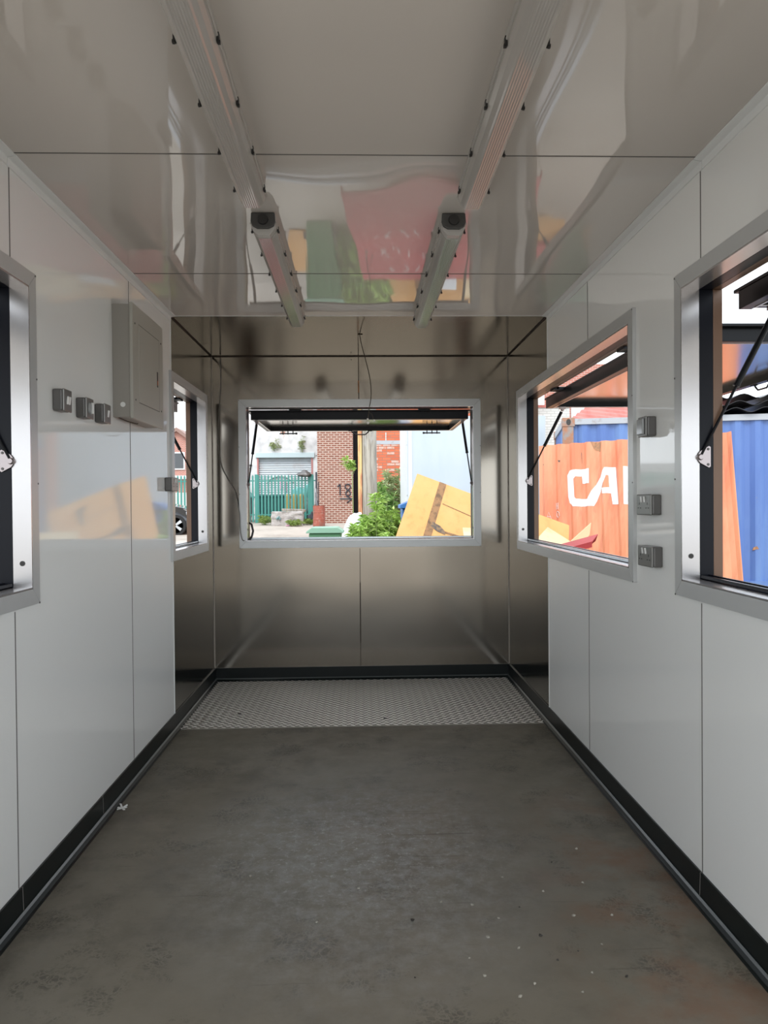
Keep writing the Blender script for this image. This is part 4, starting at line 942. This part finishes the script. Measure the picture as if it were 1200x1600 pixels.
# black car beyond the left opening
b = thing('parked_car', 'black car with alloy wheels parked beyond the far left opening', 'car', (-7.41, 24.5, gz(24.5)-.06))
prof = [(-2.15, .30), (-2.2, .55), (-2.1, .88), (-1.6, .98), (-1.0, 1.40), (-.2, 1.52), (.6, 1.46), (1.15, 1.02), (1.75, .90), (2.1, .75), (2.2, .45), (2.12, .25)]
mb = MB(); mb.prism(prof, -.85, .85, lambda a, c, d: (a, d*(1 if c < 1.0 else .84), c)); mb.obj('car_body', 'car_paint', b, bevel=.06)
mb = MB(); mb.prism([(-1.45, 1.02), (-.95, 1.36), (-.2, 1.46), (.55, 1.40), (.98, 1.03)], -.87, .87, lambda a, c, d: (a, d*(.985 if c < 1.1 else .86), c)); mb.obj('side_window', 'glass_dark', b)
for x in (-1.38, 1.62-.22+.12):
    for s in (-1, 1):
        mb = MB(); mb.lathe([(.33, -.11), (.34, -.08), (.34, .08), (.33, .11)], 28, (x, s*.78, .34), 'y'); wh = mb.obj('wheel', 'tyre', b)
        mb = MB(); mb.lathe([(.245, -.01), (.235, .0)], 28, (x, s*.90, .34), 'y'); mb.obj('wheel_hub', 'gland', wh)
        mb = MB()
        for k in range(5): a = k*2*PI/5+.3; mb.bar((x, s*.908, .34), (x+.235*math.cos(a), s*.908, .34+.235*math.sin(a)), .02, .055, (0, 1, 0)) if False else mb.prism([(-.025, 0), (.025, 0), (.05, .235), (-.05, .235)], s*.895, s*.915, lambda p, q, d: (x+p*math.cos(a)-q*math.sin(a), d, .34+p*math.sin(a)+q*math.cos(a)))
        mb.lathe([(.25, -.008), (.25, .008), (.225, .008), (.225, -.008), (.25, -.008)], 28, (x, s*.905, .34), 'y'); mb.obj('wheel_spokes', 'rim', wh)
mb = MB(); mb.span((1.85, -.86, .66), (2.15, -.5, .78)).span((1.85, .5, .66), (2.15, .86, .78)); mb.obj('headlamp', 'rim', b, bevel=.03)
mb = MB(); mb.span((-2.17, -.82, .74), (-2.0, -.5, .88)).span((-2.17, .5, .74), (-2.0, .82, .88)); mb.obj('tail_lamp', 'lamp_red', b, bevel=.02)
mb = MB(); mb.box((-9.3, 28.5, gz(28)+.75), (1, 1, .1)); mb.bm.clear()
mb.prism([(-2.4, 0), (-2.4, 1.75), (-1.6, 2.05), (1.2, 2.05), (1.9, 1.15), (2.5, 1.0), (2.5, 0)], -.9, .9, lambda a, c, d: (a, d, c+.25))
v_ = tag(mb.obj('parked_van', 'van_edge', loc=(-10.6, 31.6, gz(31.6)), bevel=.05), 'white van behind the green fence at far left', 'van')
mb = MB(); mb.span((1.3, -.92, 1.5), (1.75, .92, 2.0)); mb.obj('windscreen', 'glass_dark', v_)
for x in (-1.5, 1.6):
    mb = MB(); mb.lathe([(.34, -.95), (.34, .95)], 20, (x, 0, .34), 'y'); mb.obj('wheel', 'tyre', v_)
# house with gable
b = thing('gabled_house', 'red brick house with a white gable seen through the far left opening', 'house', (-13.9, 55, ZB(55)))
hz = ZB(55)
mb = MB(); mb.prism([(-3.2, 0), (3.2, 0), (3.2, 4.6-hz), (0.4, 6.8-hz), (-3.2, 4.6-hz)], 0, 6, lambda a, c, d: (a, d, c)); mb.obj('wall', 'brick_house', b)
mb = MB(); mb.prism([(-3.5, 4.45-hz), (0.4, 6.72-hz), (3.5, 4.45-hz), (3.5, 4.7-hz), (0.4, 7.0-hz), (-3.5, 4.7-hz)], -.3, 6.2, lambda a, c, d: (a, d, c)); mb.obj('roof', 'roof_tile', b)
for x in (-2.2, .05, 1.4): 
    mb = MB(); mb.span((x, -.08, 3.9-hz), (x+.9, 0, 5.2-hz)); w_ = mb.obj('window', 'window_white', b)
    mb = MB(); mb.span((x+.1, -.1, 4.0-hz), (x+.8, -.08, 5.1-hz)); mb.obj('pane', 'glass_dark', w_)
mb = MB(); mb.span((-3.2, -.5, 3.2-hz), (3.2, 0, 3.45-hz)); mb.obj('white_band', 'window_white', b)
mb = MB(); mb.span((-24, 48, ZB(48)), (-9, 48.3, ZB(48)+1.0)); tag(mb.obj('garden_wall', 'white_brick_clean'), 'low pale wall in front of the gabled house', 'wall')
